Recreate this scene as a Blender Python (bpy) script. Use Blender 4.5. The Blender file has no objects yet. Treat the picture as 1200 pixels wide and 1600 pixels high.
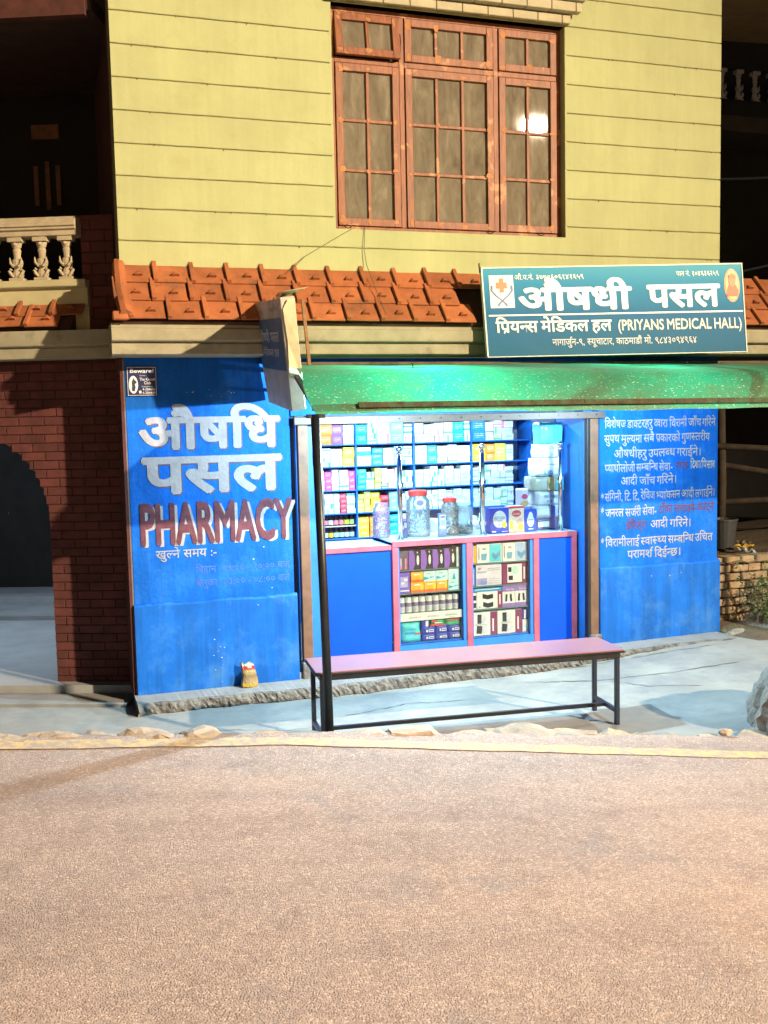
import bpy, bmesh, math, random
from mathutils import Vector, Matrix
random.seed(7)
R = math.radians
SC = bpy.context.scene
COL = SC.collection

# ------------------------------------------------------------------ camera
cam = bpy.data.cameras.new('camera')
cam_ob = bpy.data.objects.new('camera', cam); COL.objects.link(cam_ob)
cam.sensor_fit = 'VERTICAL'; cam.sensor_height = 36.0; cam.lens = 36.0
cam.clip_start = 0.1; cam.clip_end = 600
def cam_matrix(yaw, pitch, roll, loc):
    fwd = Vector((math.sin(yaw)*math.cos(pitch), math.cos(yaw)*math.cos(pitch), math.sin(pitch)))
    right = Vector((math.cos(yaw), -math.sin(yaw), 0)); up = right.cross(fwd)
    r2 = math.cos(roll)*right + math.sin(roll)*up; u2 = -math.sin(roll)*right + math.cos(roll)*up
    m = Matrix.Identity(4)
    for i in range(3):
        m[i][0] = r2[i]; m[i][1] = u2[i]; m[i][2] = -fwd[i]; m[i][3] = loc[i]
    return m
cam_ob.matrix_world = cam_matrix(0.31793, -0.0907, -0.02123, (-0.588, -7.899, 2.062))
SC.camera = cam_ob

# ------------------------------------------------------------------ night sky, faint moonlight
SUN_EL, SUN_AZ = R(4), R(200)
world = bpy.data.worlds.new('World'); SC.world = world; world.use_nodes = True
wn = world.node_tree.nodes; wl = world.node_tree.links
sky = wn.new('ShaderNodeTexSky'); sky.sky_type = 'NISHITA'; sky.sun_disc = False
sky.sun_elevation = SUN_EL; sky.sun_rotation = SUN_AZ
wl.new(sky.outputs[0], wn['Background'].inputs[0]); wn['Background'].inputs[1].default_value = 0.028
moon = bpy.data.lights.new('moon', 'SUN'); moon.energy = 0.01; moon.angle = R(0.5); moon.color = (1, .95, .88)
moon_ob = bpy.data.objects.new('moon', moon); COL.objects.link(moon_ob)
moon_ob.rotation_euler = (R(86), 0, R(-20)); moon_ob.location = (0, -20, 30)
SC.view_settings.view_transform = 'Standard'; SC.view_settings.look = 'None'
SC.view_settings.exposure = 0.07; SC.view_settings.gamma = 1.0; SC.view_settings.use_curve_mapping = False
SC.cycles.use_denoising = True
SC.cycles.max_bounces = 8; SC.cycles.transparent_max_bounces = 16
SC.cycles.sample_clamp_indirect = 6.0

STREET_LAMP = Vector((13.86, -19.94, 10.76)); STREET_W = 77000; STREET_COL = (1.0, .79, .52)
AWNING_LED = Vector((1.90, -1.05, 2.25)); AWNING_W = 450; AWNING_LED2 = Vector((3.85, -.95, 2.21)); AWNING_W2 = 165; LED_COL = (.58, .84, 1.0)
SHOP_W = 82; PORCH_W = 200

# ------------------------------------------------------------------ helpers
OFF = {}
class MB:
    """collects faces and links them as one mesh object"""
    def __init__(s): s.v = []; s.f = []; s.m = []; s.cm = 0
    def add(s, v, f):
        n = len(s.v); s.v += [tuple(p) for p in v]; s.f += [tuple(i+n for i in q) for q in f]; s.m += [s.cm]*len(f); return s
    def box(s, x0, x1, y0, y1, z0, z1, M=None):
        v = [(x, y, z) for x in (x0, x1) for y in (y0, y1) for z in (z0, z1)]
        if M is not None: v = [M @ Vector(p) for p in v]
        return s.add(v, [(0, 1, 3, 2), (4, 6, 7, 5), (0, 4, 5, 1), (2, 3, 7, 6), (0, 2, 6, 4), (1, 5, 7, 3)])
    def bar(s, a, b, w, h=None, up=(0, 0, 1)):
        a, b = Vector(a), Vector(b); h = h or w; d = (b-a).normalized(); sd = d.cross(Vector(up))
        if sd.length < 1e-4: sd = d.cross(Vector((1, 0, 0)))
        sd.normalize(); u = sd.cross(d)
        v = [p + sd*i*w/2 + u*j*h/2 for p in (a, b) for i in (-1, 1) for j in (-1, 1)]
        return s.add(v, [(0, 1, 3, 2), (4, 6, 7, 5), (0, 4, 5, 1), (2, 3, 7, 6), (0, 2, 6, 4), (1, 5, 7, 3)])
    def tube(s, pts, r, n=8, caps=True):
        pts = [Vector(p) for p in pts]; rs = r if isinstance(r, (list, tuple)) else [r]*len(pts); V = []
        for i, p in enumerate(pts):
            d = (pts[min(i+1, len(pts)-1)] - pts[max(i-1, 0)]).normalized()
            a = d.cross(Vector((0, 0, 1)));
            if a.length < .05: a = d.cross(Vector((1, 0, 0)))
            a.normalize(); b = d.cross(a)
            V += [p + (a*math.cos(t) + b*math.sin(t))*rs[i] for t in (2*math.pi*k/n for k in range(n))]
        F = [(i*n+k, i*n+(k+1) % n, (i+1)*n+(k+1) % n, (i+1)*n+k) for i in range(len(pts)-1) for k in range(n)]
        if caps: F += [tuple(range(n))[::-1], tuple((len(pts)-1)*n+k for k in range(n))]
        return s.add(V, F)
    def lathe(s, prof, c=(0, 0, 0), n=12, sy=1.0):
        V = [(c[0]+r*math.cos(2*math.pi*k/n), c[1]+sy*r*math.sin(2*math.pi*k/n), c[2]+z) for r, z in prof for k in range(n)]
        F = [(i*n+k, i*n+(k+1) % n, (i+1)*n+(k+1) % n, (i+1)*n+k) for i in range(len(prof)-1) for k in range(n)]
        F += [tuple(range(n))[::-1], tuple((len(prof)-1)*n+k for k in range(n))]
        return s.add(V, F)
    def extr(s, prof, x0, x1):
        """profile of (y, z) points swept along x"""
        n = len(prof); V = [(x, y, z) for x in (x0, x1) for y, z in prof]
        F = [(k, (k+1) % n, n+(k+1) % n, n+k) for k in range(n)] + [tuple(range(n))[::-1], tuple(range(n, 2*n))]
        return s.add(V, F)
    def poly(s, pts): return s.add(pts, [tuple(range(len(pts)))])
    def mesh(s, name, mats, smooth=False, bevel=0, off=(0, 0, 0), seg=1):
        me = bpy.data.meshes.new(name)
        me.from_pydata([(p[0]-off[0], p[1]-off[1], p[2]-off[2]) for p in s.v], [], s.f)
        mats = mats if isinstance(mats, (list, tuple)) else [mats]
        for mm in mats: me.materials.append(mm)
        if len(mats) > 1: me.polygons.foreach_set('material_index', s.m)
        bm = bmesh.new(); bm.from_mesh(me); bmesh.ops.recalc_face_normals(bm, faces=bm.faces)
        if bevel:
            es = [e for e in bm.edges if len(e.link_faces) == 2 and e.calc_face_angle(0) > .5]
            bmesh.ops.bevel(bm, geom=es, offset=bevel, segments=seg, affect='EDGES', clamp_overlap=True)
        bm.to_mesh(me); bm.free()
        if smooth: me.polygons.foreach_set('use_smooth', [True]*len(me.polygons))
        me.update(); return me
    def build(s, name, mats, parent=None, **k):
        off = OFF.get(parent.name, Vector((0, 0, 0))) if parent is not None else Vector((0, 0, 0))
        return link(name, s.mesh(name, mats, off=off, **k), parent)
def link(name, me, parent=None, loc=None, rot=None, scale=None):
    o = bpy.data.objects.new(name, me); COL.objects.link(o)
    if parent is not None:
        o.parent = parent
        if parent.name in OFF: OFF[o.name] = OFF[parent.name]
    if loc is not None: o.location = loc
    if rot is not None: o.rotation_euler = rot
    if scale is not None: o.scale = scale
    return o
def tag(o, label=None, cat=None, group=None, kind=None):
    if label: o['label'] = label
    if cat: o['category'] = cat
    if group: o['group'] = group
    if kind: o['kind'] = kind
    return o
def empty(name, loc, label, cat, group=None, rot=None, world=True):
    o = bpy.data.objects.new(name, None); COL.objects.link(o); o.location = loc; o.empty_display_size = .2
    if rot is not None: o.rotation_euler = rot
    if world: OFF[o.name] = Vector(loc)
    return tag(o, label, cat, group)
def jit(a): return random.uniform(-a, a)
def rock(name, size, mat, seed, parent=None, sub=2, amp=.22):
    rr = random.Random(seed); bm = bmesh.new(); bmesh.ops.create_icosphere(bm, subdivisions=sub, radius=.5)
    ph = [(Vector((rr.uniform(-1, 1), rr.uniform(-1, 1), rr.uniform(-1, 1))).normalized(), rr.uniform(.28, .46)) for _ in range(9)]
    for v in bm.verts:
        p = v.co.copy()
        for n, d in ph:                      # chop with planes for facets
            e = p.dot(n) - d
            if e > 0: p -= n*e*.9
        p += p.normalized()*rr.uniform(-.5, .5)*amp*.12
        v.co = Vector((p.x*size[0], p.y*size[1], p.z*size[2]))
    me = bpy.data.meshes.new(name); bm.to_mesh(me); bm.free(); me.materials.append(mat)
    return link(name, me, parent)

# ------------------------------------------------------------------ materials
def new_mat(name):
    m = bpy.data.materials.new(name); m.use_nodes = True
    return m, m.node_tree.nodes, m.node_tree.links, m.node_tree.nodes['Principled BSDF']
def ramp(n, stops):
    r = n.new('ShaderNodeValToRGB'); e = r.color_ramp.elements
    while len(e) < len(stops): e.new(.5)
    for k, (p, c) in enumerate(stops): e[k].position = p; e[k].color = (*c, 1) if len(c) == 3 else c
    return r
def noise(n, l, scale, detail=4, rough=.6, vec=None, dist=0):
    t = n.new('ShaderNodeTexNoise'); t.inputs['Scale'].default_value = scale; t.inputs['Detail'].default_value = detail
    t.inputs['Roughness'].default_value = rough; t.inputs['Distortion'].default_value = dist
    if vec is not None: l.new(vec, t.inputs['Vector'])
    return t
def mixc(n, l, fac, a, b, mode='MIX'):
    x = n.new('ShaderNodeMix'); x.data_type = 'RGBA'; x.blend_type = mode
    for sock, val in ((x.inputs[0], fac), (x.inputs[6], a), (x.inputs[7], b)):
        if hasattr(val, 'links') or isinstance(val, bpy.types.NodeSocket): l.new(val, sock)
        elif isinstance(val, (int, float)): sock.default_value = val
        else: sock.default_value = (*val, 1)
    return x.outputs[2]
def wpos(n):
    g = n.new('ShaderNodeNewGeometry'); return g.outputs['Position']
def surf(name, col, rough=.8, var=.15, scale=3.0, dark=None, fine=60, bump=.15, bdist=.004, dirt=None, dirt_at=(.55, .75), dirt_scale=1.6, metal=0, spec=.5, island=0, streak=0):
    """plain surface: base colour with blotchy variation, optional dirt patches, fine bump, all in world space"""
    m, n, l, b = new_mat(name); pos = wpos(n)
    c2 = dark or tuple(max(0, x*(1-2.2*var)) for x in col)
    t = noise(n, l, scale, 6, .65, pos); r = ramp(n, [(.3, c2), (.62, col)]); l.new(t.outputs[0], r.inputs[0]); out = r.outputs[0]
    if dirt:
        d = noise(n, l, dirt_scale, 8, .72, pos); dr = ramp(n, [(dirt_at[0], (0, 0, 0)), (dirt_at[1], (1, 1, 1))]); l.new(d.outputs[0], dr.inputs[0])
        out = mixc(n, l, dr.outputs[0], out, dirt)
    if streak:
        sm = n.new('ShaderNodeMapping'); sm.inputs['Scale'].default_value = (7, 7, .55); l.new(pos, sm.inputs[0])
        sn = noise(n, l, 1.8, 6, .7, sm.outputs[0], .3); sr = ramp(n, [(.42, (1-streak, 1-streak, 1-streak*1.15)), (.58, (1, 1, 1))]); l.new(sn.outputs[0], sr.inputs[0])
        out = mixc(n, l, 1.0, out, sr.outputs[0], 'MULTIPLY')
    if island:
        oi = n.new('ShaderNodeObjectInfo'); hs = n.new('ShaderNodeHueSaturation'); mr = n.new('ShaderNodeMapRange')
        mr.inputs[3].default_value = 1-island; mr.inputs[4].default_value = 1+island
        l.new(oi.outputs['Random'], mr.inputs[0]); l.new(mr.outputs[0], hs.inputs['Value']); l.new(out, hs.inputs['Color']); out = hs.outputs[0]
    l.new(out, b.inputs['Base Color']); b.inputs['Roughness'].default_value = rough; b.inputs['Metallic'].default_value = metal
    b.inputs['Specular IOR Level'].default_value = spec
    if bump:
        f = noise(n, l, fine, 5, .6, pos); bp = n.new('ShaderNodeBump'); bp.inputs['Strength'].default_value = bump; bp.inputs['Distance'].default_value = bdist
        l.new(f.outputs[0], bp.inputs['Height']); l.new(bp.outputs[0], b.inputs['Normal'])
    return m
def plain(name, col, rough=.5, metal=0, spec=.5):
    m, n, l, b = new_mat(name); pos = wpos(n); t = noise(n, l, 25, 4, .6, pos)
    r = ramp(n, [(.35, tuple(x*.86 for x in col)), (.6, col)]); l.new(t.outputs[0], r.inputs[0]); l.new(r.outputs[0], b.inputs['Base Color'])
    b.inputs['Roughness'].default_value = rough; b.inputs['Metallic'].default_value = metal; b.inputs['Specular IOR Level'].default_value = spec
    return m
def emit(name, col, s):
    m, n, l, b = new_mat(name); b.inputs['Base Color'].default_value = (*col, 1)
    b.inputs['Emission Color'].default_value = (*col, 1); b.inputs['Emission Strength'].default_value = s; return m

M = {}
M['yellow'] = surf('yellow_render', (.435, .452, .228), .85, .06, 1.7, streak=.05, fine=14, bump=.35, bdist=.008, dirt=(.36, .34, .15), dirt_at=(.55, .85), dirt_scale=3.2, island=.025)
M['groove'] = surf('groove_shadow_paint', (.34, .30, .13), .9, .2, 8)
M['blue'] = surf('blue_wall_paint', (.006, .118, .54), .7, .14, 1.6, streak=.16, fine=30, bump=.7, bdist=.006, spec=.12, dirt=(.03, .18, .58), dirt_at=(.5, .78), dirt_scale=3.0)
M['blue_plinth'] = surf('blue_plinth_paint', (.008, .125, .53), .6, .12, 2.4, streak=.2, fine=24, bump=.3, bdist=.005, spec=.15, dirt=(.06, .20, .48), dirt_at=(.5, .78), dirt_scale=2.6)
M['blue_in'] = surf('shop_blue_paint', (.012, .16, .60), .5, .12, 5, fine=60, bump=.15, dirt=(.10, .30, .60), dirt_at=(.62, .8), dirt_scale=5)
M['blue_panel'] = surf('blue_laminate', (.0005, .060, .52), .6, .05, 6, bump=.03, spec=.15)
M['pink_trim'] = surf('pink_trim_paint', (.42, .085, .13), .5, .15, 9, dirt=(.30, .10, .12), dirt_at=(.64, .75), dirt_scale=7)
M['white_paint'] = surf('white_letter_paint', (.34, .32, .335), .85, .12, 7, fine=32, bump=.7, bdist=.006, spec=.1, dirt=(.16, .22, .46), dirt_at=(.62, .72), dirt_scale=24)
M['maroon_paint'] = surf('maroon_letter_paint', (.145, .052, .068), .85, .2, 10, fine=32, bump=.7, bdist=.006, spec=.1, dirt=(.10, .10, .30), dirt_at=(.62, .74), dirt_scale=22)
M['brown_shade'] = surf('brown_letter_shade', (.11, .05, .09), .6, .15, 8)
M['faded_paint'] = surf('faded_letter_paint', (.055, .13, .46), .8, .2, 9, dirt=(.008, .118, .54), dirt_at=(.45, .6), dirt_scale=22)
M['faded_yellow'] = surf('faded_yellow_paint', (.42, .40, .34), .6, .2, 9, dirt=(.04, .16, .66), dirt_at=(.55, .68), dirt_scale=30)
M['concrete'] = surf('forecourt_concrete', (.33, .32, .30), .85, .16, 1.3, fine=90, bump=.35, bdist=.004, dirt=(.19, .20, .21), dirt_at=(.46, .66), dirt_scale=1.5)
M['ledge'] = surf('ledge_cement', (.26, .26, .26), .9, .12, 5, fine=70, bump=.4, bdist=.006, dirt=(.22, .22, .22), dirt_at=(.6, .72), dirt_scale=9)
M['ledge_edge'] = surf('broken_cement', (.20, .19, .18), .95, .3, 18, fine=30, bump=.9, bdist=.02)
M['fascia'] = surf('fascia_cement', (.36, .33, .225), .9, .13, 4, fine=60, bump=.3, dirt=(.19, .17, .11), dirt_at=(.56, .72), dirt_scale=5)
M['tile'] = surf('terracotta', (.41, .132, .046), .9, .18, 5, fine=60, bump=.5, dirt=(.15, .075, .04), dirt_at=(.54, .74), dirt_scale=6, island=.2)
M['deck'] = surf('roof_underlay', (.09, .04, .022), .95, .2, 6)
M['brick_dark'] = surf('dark_red_brick', (.115, .030, .026), .85, .2, 7, fine=60, bump=.4, island=.18)
M['mortar_dark'] = surf('dark_mortar', (.09, .022, .018), .95, .2, 12)
M['brick_raw'] = surf('rough_clay_brick', (.40, .28, .165), .95, .2, 9, fine=45, bump=.7, bdist=.01, dirt=(.20, .14, .08), dirt_at=(.55, .72), dirt_scale=7, island=.18)
M['mud'] = surf('mud_mortar', (.16, .11, .065), .95, .25, 12, fine=40, bump=.8, bdist=.012)
M['cream'] = surf('cream_plaster', (.50, .45, .25), .85, .08, 4, fine=60, bump=.2, dirt=(.44, .37, .22), dirt_at=(.62, .85), dirt_scale=4)
M['stone_cream'] = surf('cast_cement', (.46, .38, .25), .9, .12, 10, fine=90, bump=.3)
M['black_iron'] = surf('black_painted_steel', (.012, .014, .018), .4, .3, 14, fine=80, bump=.1)
M['blue_iron'] = surf('blue_black_steel', (.014, .022, .045), .38, .25, 14, fine=80, bump=.1, dirt=(.05, .06, .08), dirt_at=(.68, .76), dirt_scale=20)
M['rust_post'] = surf('brown_steel_post', (.17, .085, .05), .6, .2, 8, dirt=(.08, .035, .02), dirt_at=(.6, .75), dirt_scale=8)
M['shutter'] = surf('shutter_rail_steel', (.085, .062, .052), .5, .15, 8, dirt=(.05, .03, .02), dirt_at=(.6, .75), dirt_scale=9)
M['pink_seat'] = surf('pink_laminate', (.27, .122, .138), .3, .06, 3, fine=20, bump=.02, dirt=(.22, .092, .108), dirt_at=(.66, .82), dirt_scale=12)
M['rock'] = surf('boulder_stone', (.33, .30, .26), .95, .25, 4, fine=16, bump=1.0, bdist=.04, dirt=(.17, .15, .125), dirt_at=(.52, .68), dirt_scale=6)
M['kerb'] = surf('kerb_rubble', (.45, .35, .275), .95, .18, 6, fine=45, bump=.7, bdist=.012, dirt=(.30, .235, .18), dirt_at=(.5, .66), dirt_scale=9, island=.10)
M['chrome'] = plain('chrome', (.75, .77, .80), .12, 1)
M['wood_pole'] = surf('weathered_pole', (.15, .10, .065), .9, .25, 9)
M['shaded_pole'] = surf('shaded_pole_wood', (.055, .038, .026), .95, .25, 9)  # darker copy of the pole wood, standing in for shade in the shed
M['white_plastic'] = plain('white_plastic', (.78, .78, .78), .4)
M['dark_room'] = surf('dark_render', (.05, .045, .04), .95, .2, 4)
M['shed_dark'] = surf('near_black_wall', (.014, .013, .012), .95, .2, 4)  # one near-black colour for shed, porch and neighbour walls
M['soil'] = surf('packed_earth', (.17, .125, .085), .95, .25, 3, fine=30, bump=.9, bdist=.02, dirt=(.09, .07, .05), dirt_at=(.5, .7), dirt_scale=4)

def road_mat():
    m, n, l, b = new_mat('dusty_asphalt'); pos = wpos(n)
    big = noise(n, l, .55, 6, .62, pos); r1 = ramp(n, [(.32, (.395, .305, .272)), (.5, (.445, .338, .296)), (.68, (.50, .366, .305))]); l.new(big.outputs[0], r1.inputs[0])
    patch = noise(n, l, 1.3, 5, .7, pos, .6); r2 = ramp(n, [(.56, (0, 0, 0)), (.70, (1, 1, 1))]); l.new(patch.outputs[0], r2.inputs[0])
    c = mixc(n, l, r2.outputs[0], r1.outputs[0], (.36, .292, .275))
    mp = n.new('ShaderNodeMapping'); mp.inputs['Scale'].default_value = (.22, 1.5, 1); mp.inputs['Rotation'].default_value = (0, 0, R(4)); l.new(pos, mp.inputs[0])
    ty = noise(n, l, 1.5, 5, .6, mp.outputs[0], .3); r4 = ramp(n, [(.36, (.87, .86, .86)), (.5, (1, 1, 1)), (.66, (1.06, 1.05, 1.03))]); l.new(ty.outputs[0], r4.inputs[0]); c = mixc(n, l, .9, c, r4.outputs[0], 'MULTIPLY')
    v = n.new('ShaderNodeTexVoronoi'); v.inputs['Scale'].default_value = 130; l.new(pos, v.inputs['Vector'])
    v.inputs['Randomness'].default_value = 1
    sepc = n.new('ShaderNodeSeparateColor'); l.new(v.outputs['Color'], sepc.inputs[0])
    rs = ramp(n, [(.0, (.72, .70, .69)), (.42, (1, 1, 1)), (.86, (1.05, 1.05, 1.05)), (.94, (1.65, 1.6, 1.55))]); l.new(sepc.outputs[0], rs.inputs[0])
    c = mixc(n, l, .8, c, rs.outputs[0], 'MULTIPLY')
    dk = noise(n, l, 6.5, 8, .8, pos); r3 = ramp(n, [(.36, (.80, .77, .75)), (.52, (1, 1, 1))]); l.new(dk.outputs[0], r3.inputs[0])
    c = mixc(n, l, .75, c, r3.outputs[0], 'MULTIPLY')
    l.new(c, b.inputs['Base Color']); b.inputs['Roughness'].default_value = .82; b.inputs['Specular IOR Level'].default_value = .35
    rd = ramp(n, [(0, (1, 1, 1)), (.55, (0, 0, 0))]); l.new(v.outputs['Distance'], rd.inputs[0])
    nn = noise(n, l, 24, 8, .78, pos); ad = n.new('ShaderNodeMath'); ad.operation = 'ADD'; l.new(rd.outputs[0], ad.inputs[0]); l.new(nn.outputs[0], ad.inputs[1])
    bp = n.new('ShaderNodeBump'); bp.inputs['Strength'].default_value = .9; bp.inputs['Distance'].default_value = .007
    l.new(ad.outputs[0], bp.inputs['Height']); l.new(bp.outputs[0], b.inputs['Normal'])
    return m
M['road'] = road_mat()
def line_mat():
    """worn road paint: holes in the paint show the asphalt colour"""
    m, n, l, b = new_mat('worn_yellow_road_paint'); pos = wpos(n)
    t = noise(n, l, 16, 8, .75, pos); r = ramp(n, [(.45, (0, 0, 0)), (.56, (1, 1, 1))]); l.new(t.outputs[0], r.inputs[0])
    c = mixc(n, l, r.outputs[0], (.36, .28, .22), (.60, .405, .18)); l.new(c, b.inputs['Base Color']); b.inputs['Roughness'].default_value = .75
    f = noise(n, l, 90, 4, .6, pos); bp = n.new('ShaderNodeBump'); bp.inputs['Strength'].default_value = .5; bp.inputs['Distance'].default_value = .004
    l.new(f.outputs[0], bp.inputs['Height']); l.new(bp.outputs[0], b.inputs['Normal'])
    return m
M['line'] = line_mat()
def wood_mat():
    m, n, l, b = new_mat('red_brown_window_wood'); pos = wpos(n)
    mp = n.new('ShaderNodeMapping'); mp.inputs['Scale'].default_value = (14, 14, 2.2); l.new(pos, mp.inputs[0])
    t = noise(n, l, 2.5, 6, .6, mp.outputs[0]); r = ramp(n, [(.3, (.15, .042, .014)), (.65, (.30, .095, .032))]); l.new(t.outputs[0], r.inputs[0])
    p = noise(n, l, 5.5, 4, .55, pos, .4); pr = ramp(n, [(.61, (0, 0, 0)), (.66, (1, 1, 1))]); l.new(p.outputs[0], pr.inputs[0])
    c = mixc(n, l, pr.outputs[0], r.outputs[0], (.44, .19, .075)); l.new(c, b.inputs['Base Color']); b.inputs['Roughness'].default_value = .55
    bp = n.new('ShaderNodeBump'); bp.inputs['Strength'].default_value = .2; bp.inputs['Distance'].default_value = .003
    l.new(t.outputs[0], bp.inputs['Height']); l.new(bp.outputs[0], b.inputs['Normal'])
    return m
M['wood'] = wood_mat()
M['putty'] = surf('orange_wood_filler', (.50, .22, .09), .8, .15, 12)
def pane_mat():
    m, n, l, b = new_mat('dusty_window_glass'); pos = wpos(n)
    mp = n.new('ShaderNodeMapping'); mp.inputs['Scale'].default_value = (5, 5, 1.6); l.new(pos, mp.inputs[0])
    t = noise(n, l, 2.2, 7, .7, mp.outputs[0], .5); r = ramp(n, [(.3, (.12, .098, .07)), (.55, (.20, .168, .122)), (.75, (.31, .27, .20))]); l.new(t.outputs[0], r.inputs[0])
    l.new(r.outputs[0], b.inputs['Base Color']); rr = n.new('ShaderNodeMapRange'); rr.inputs[3].default_value = .008; rr.inputs[4].default_value = .024
    l.new(t.outputs[0], rr.inputs[0]); l.new(rr.outputs[0], b.inputs['Roughness']); b.inputs['Specular IOR Level'].default_value = .45
    w = noise(n, l, 3, 2, .5, pos); bp = n.new('ShaderNodeBump'); bp.inputs['Strength'].default_value = .03; bp.inputs['Distance'].default_value = .01
    l.new(w.outputs[0], bp.inputs['Height']); l.new(bp.outputs[0], b.inputs['Normal'])
    return m
M['pane'] = pane_mat()
def clear_mat(name, tint, gloss=.08, dens=0.0, rough=.04):
    """thin clear sheet: mostly see-through, some mirror reflection"""
    m, n, l, b = new_mat(name); n.remove(b); out = n['Material Output']
    tr = n.new('ShaderNodeBsdfTransparent'); tr.inputs[0].default_value = (*tint, 1)
    gl = n.new('ShaderNodeBsdfGlossy'); gl.inputs['Roughness'].default_value = rough
    df = n.new('ShaderNodeBsdfDiffuse'); df.inputs[0].default_value = (*tint, 1)
    lw = n.new('ShaderNodeFresnel'); lw.inputs[0].default_value = 1.45
    mx = n.new('ShaderNodeMixShader'); l.new(lw.outputs[0], mx.inputs[0]); l.new(tr.outputs[0], mx.inputs[1]); l.new(gl.outputs[0], mx.inputs[2])
    m2 = n.new('ShaderNodeMixShader'); m2.inputs[0].default_value = dens; l.new(mx.outputs[0], m2.inputs[1]); l.new(df.outputs[0], m2.inputs[2])
    l.new(m2.outputs[0], out.inputs[0]); return m
M['glass'] = clear_mat('clear_glass', (.93, .97, .97))
M['jar'] = clear_mat('jar_plastic', (.85, .93, .95), dens=.16, rough=.1)
M['bag'] = clear_mat('clear_bag', (.85, .93, .95), dens=.38, rough=.2)
def awning_mat():
    m, n, l, b = new_mat('green_fibreglass'); out = n['Material Output']; pos = wpos(n)
    t = noise(n, l, 4, 7, .7, pos); r = ramp(n, [(.3, (.02, .09, .045)), (.6, (.03, .15, .08)), (.8, (.06, .19, .10))]); l.new(t.outputs[0], r.inputs[0])
    d = noise(n, l, 2.2, 7, .75, pos); dr = ramp(n, [(.46, (0, 0, 0)), (.74, (1, 1, 1))]); l.new(d.outputs[0], dr.inputs[0])
    mp = n.new('ShaderNodeMapping'); mp.inputs['Scale'].default_value = (30, 55, 55); mp.inputs['Rotation'].default_value = (0, R(30), 0); l.new(pos, mp.inputs[0])
    sp = noise(n, l, 1.6, 3, .6, mp.outputs[0]); sr = ramp(n, [(.61, (0, 0, 0)), (.66, (1, 1, 1))]); l.new(sp.outputs[0], sr.inputs[0])
    c = mixc(n, l, dr.outputs[0], r.outputs[0], (.07, .075, .03)); c = mixc(n, l, sr.outputs[0], c, (.30, .36, .22))
    l.new(c, b.inputs['Base Color']); b.inputs['Roughness'].default_value = .45
    tl = n.new('ShaderNodeBsdfTranslucent'); tc = mixc(n, l, dr.outputs[0], (.0, .62, .24), (.06, .30, .08)); l.new(tc, tl.inputs[0])
    mx = n.new('ShaderNodeMixShader'); mx.inputs[0].default_value = .085; l.new(b.outputs[0], mx.inputs[1]); l.new(tl.outputs[0], mx.inputs[2]); l.new(mx.outputs[0], out.inputs[0])
    bp = n.new('ShaderNodeBump'); bp.inputs['Strength'].default_value = .4; bp.inputs['Distance'].default_value = .004; l.new(sp.outputs[0], bp.inputs['Height']); l.new(bp.outputs[0], b.inputs['Normal'])
    return m
M['awning'] = awning_mat()
def carton_mat():
    """printed carton: the object's own colour is its print; alpha says how much of the carton it covers"""
    m, n, l, b = new_mat('printed_carton'); oi = n.new('ShaderNodeObjectInfo'); tc = n.new('ShaderNodeTexCoord')
    sx = n.new('ShaderNodeSeparateXYZ'); l.new(tc.outputs['Generated'], sx.inputs[0])
    def mth(op, a, b2, c3=None):
        q = n.new('ShaderNodeMath'); q.operation = op
        for i, v in enumerate((a, b2, c3)):
            if v is None: continue
            if isinstance(v, (int, float)): q.inputs[i].default_value = v
            else: l.new(v, q.inputs[i])
        return q.outputs[0]
    rz = mth('MULTIPLY_ADD', oi.outputs['Random'], .6, .15)
    band = mth('COMPARE', sx.outputs[2], rz, .13)
    rx = mth('MULTIPLY_ADD', mth('FRACT', mth('MULTIPLY', oi.outputs['Random'], 7.3), 0), .8, .1)
    bx = mth('COMPARE', sx.outputs[0], rx, .12)
    pick = mth('GREATER_THAN', mth('FRACT', mth('MULTIPLY', oi.outputs['Random'], 13.7), 0), .5)
    mask = mth('ADD', mth('MULTIPLY', band, pick), mth('MULTIPLY', bx, mth('SUBTRACT', 1, pick)))
    full = mth('GREATER_THAN', oi.outputs['Alpha'], .5)
    mask = mth('MINIMUM', mth('MAXIMUM', mask, full), 1)
    c = mixc(n, l, mask, (.58, .70, .73), oi.outputs['Color'])
    # lines of small print
    mp = n.new('ShaderNodeMapping'); mp.inputs['Scale'].default_value = (9, 1, 7); l.new(tc.outputs['Generated'], mp.inputs[0])
    nz = noise(n, l, 1.6, 2, .5, mp.outputs[0]); zz = mth('FRACT', mth('MULTIPLY', sx.outputs[2], 5), 0); ln = mth('COMPARE', zz, .5, .17)
    inz = mth('COMPARE', sx.outputs[2], .55, .24); inx = mth('COMPARE', sx.outputs[0], .5, .36)
    pr = mth('MULTIPLY', mth('MULTIPLY', ln, mth('GREATER_THAN', nz.outputs[0], .52)), mth('MULTIPLY', inz, inx))
    pc = mixc(n, l, full, (.10, .22, .45), (.85, .86, .88))
    c = mixc(n, l, mth('MULTIPLY', pr, .95), c, pc)
    l.new(c, b.inputs['Base Color']); b.inputs['Roughness'].default_value = .45
    return m
M['carton'] = carton_mat()
_pc = {}
def ink(col, rough=.45):
    k = (tuple(round(x, 3) for x in col), rough)
    if k not in _pc: _pc[k] = plain('print_ink', col, rough)
    return _pc[k]

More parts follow.
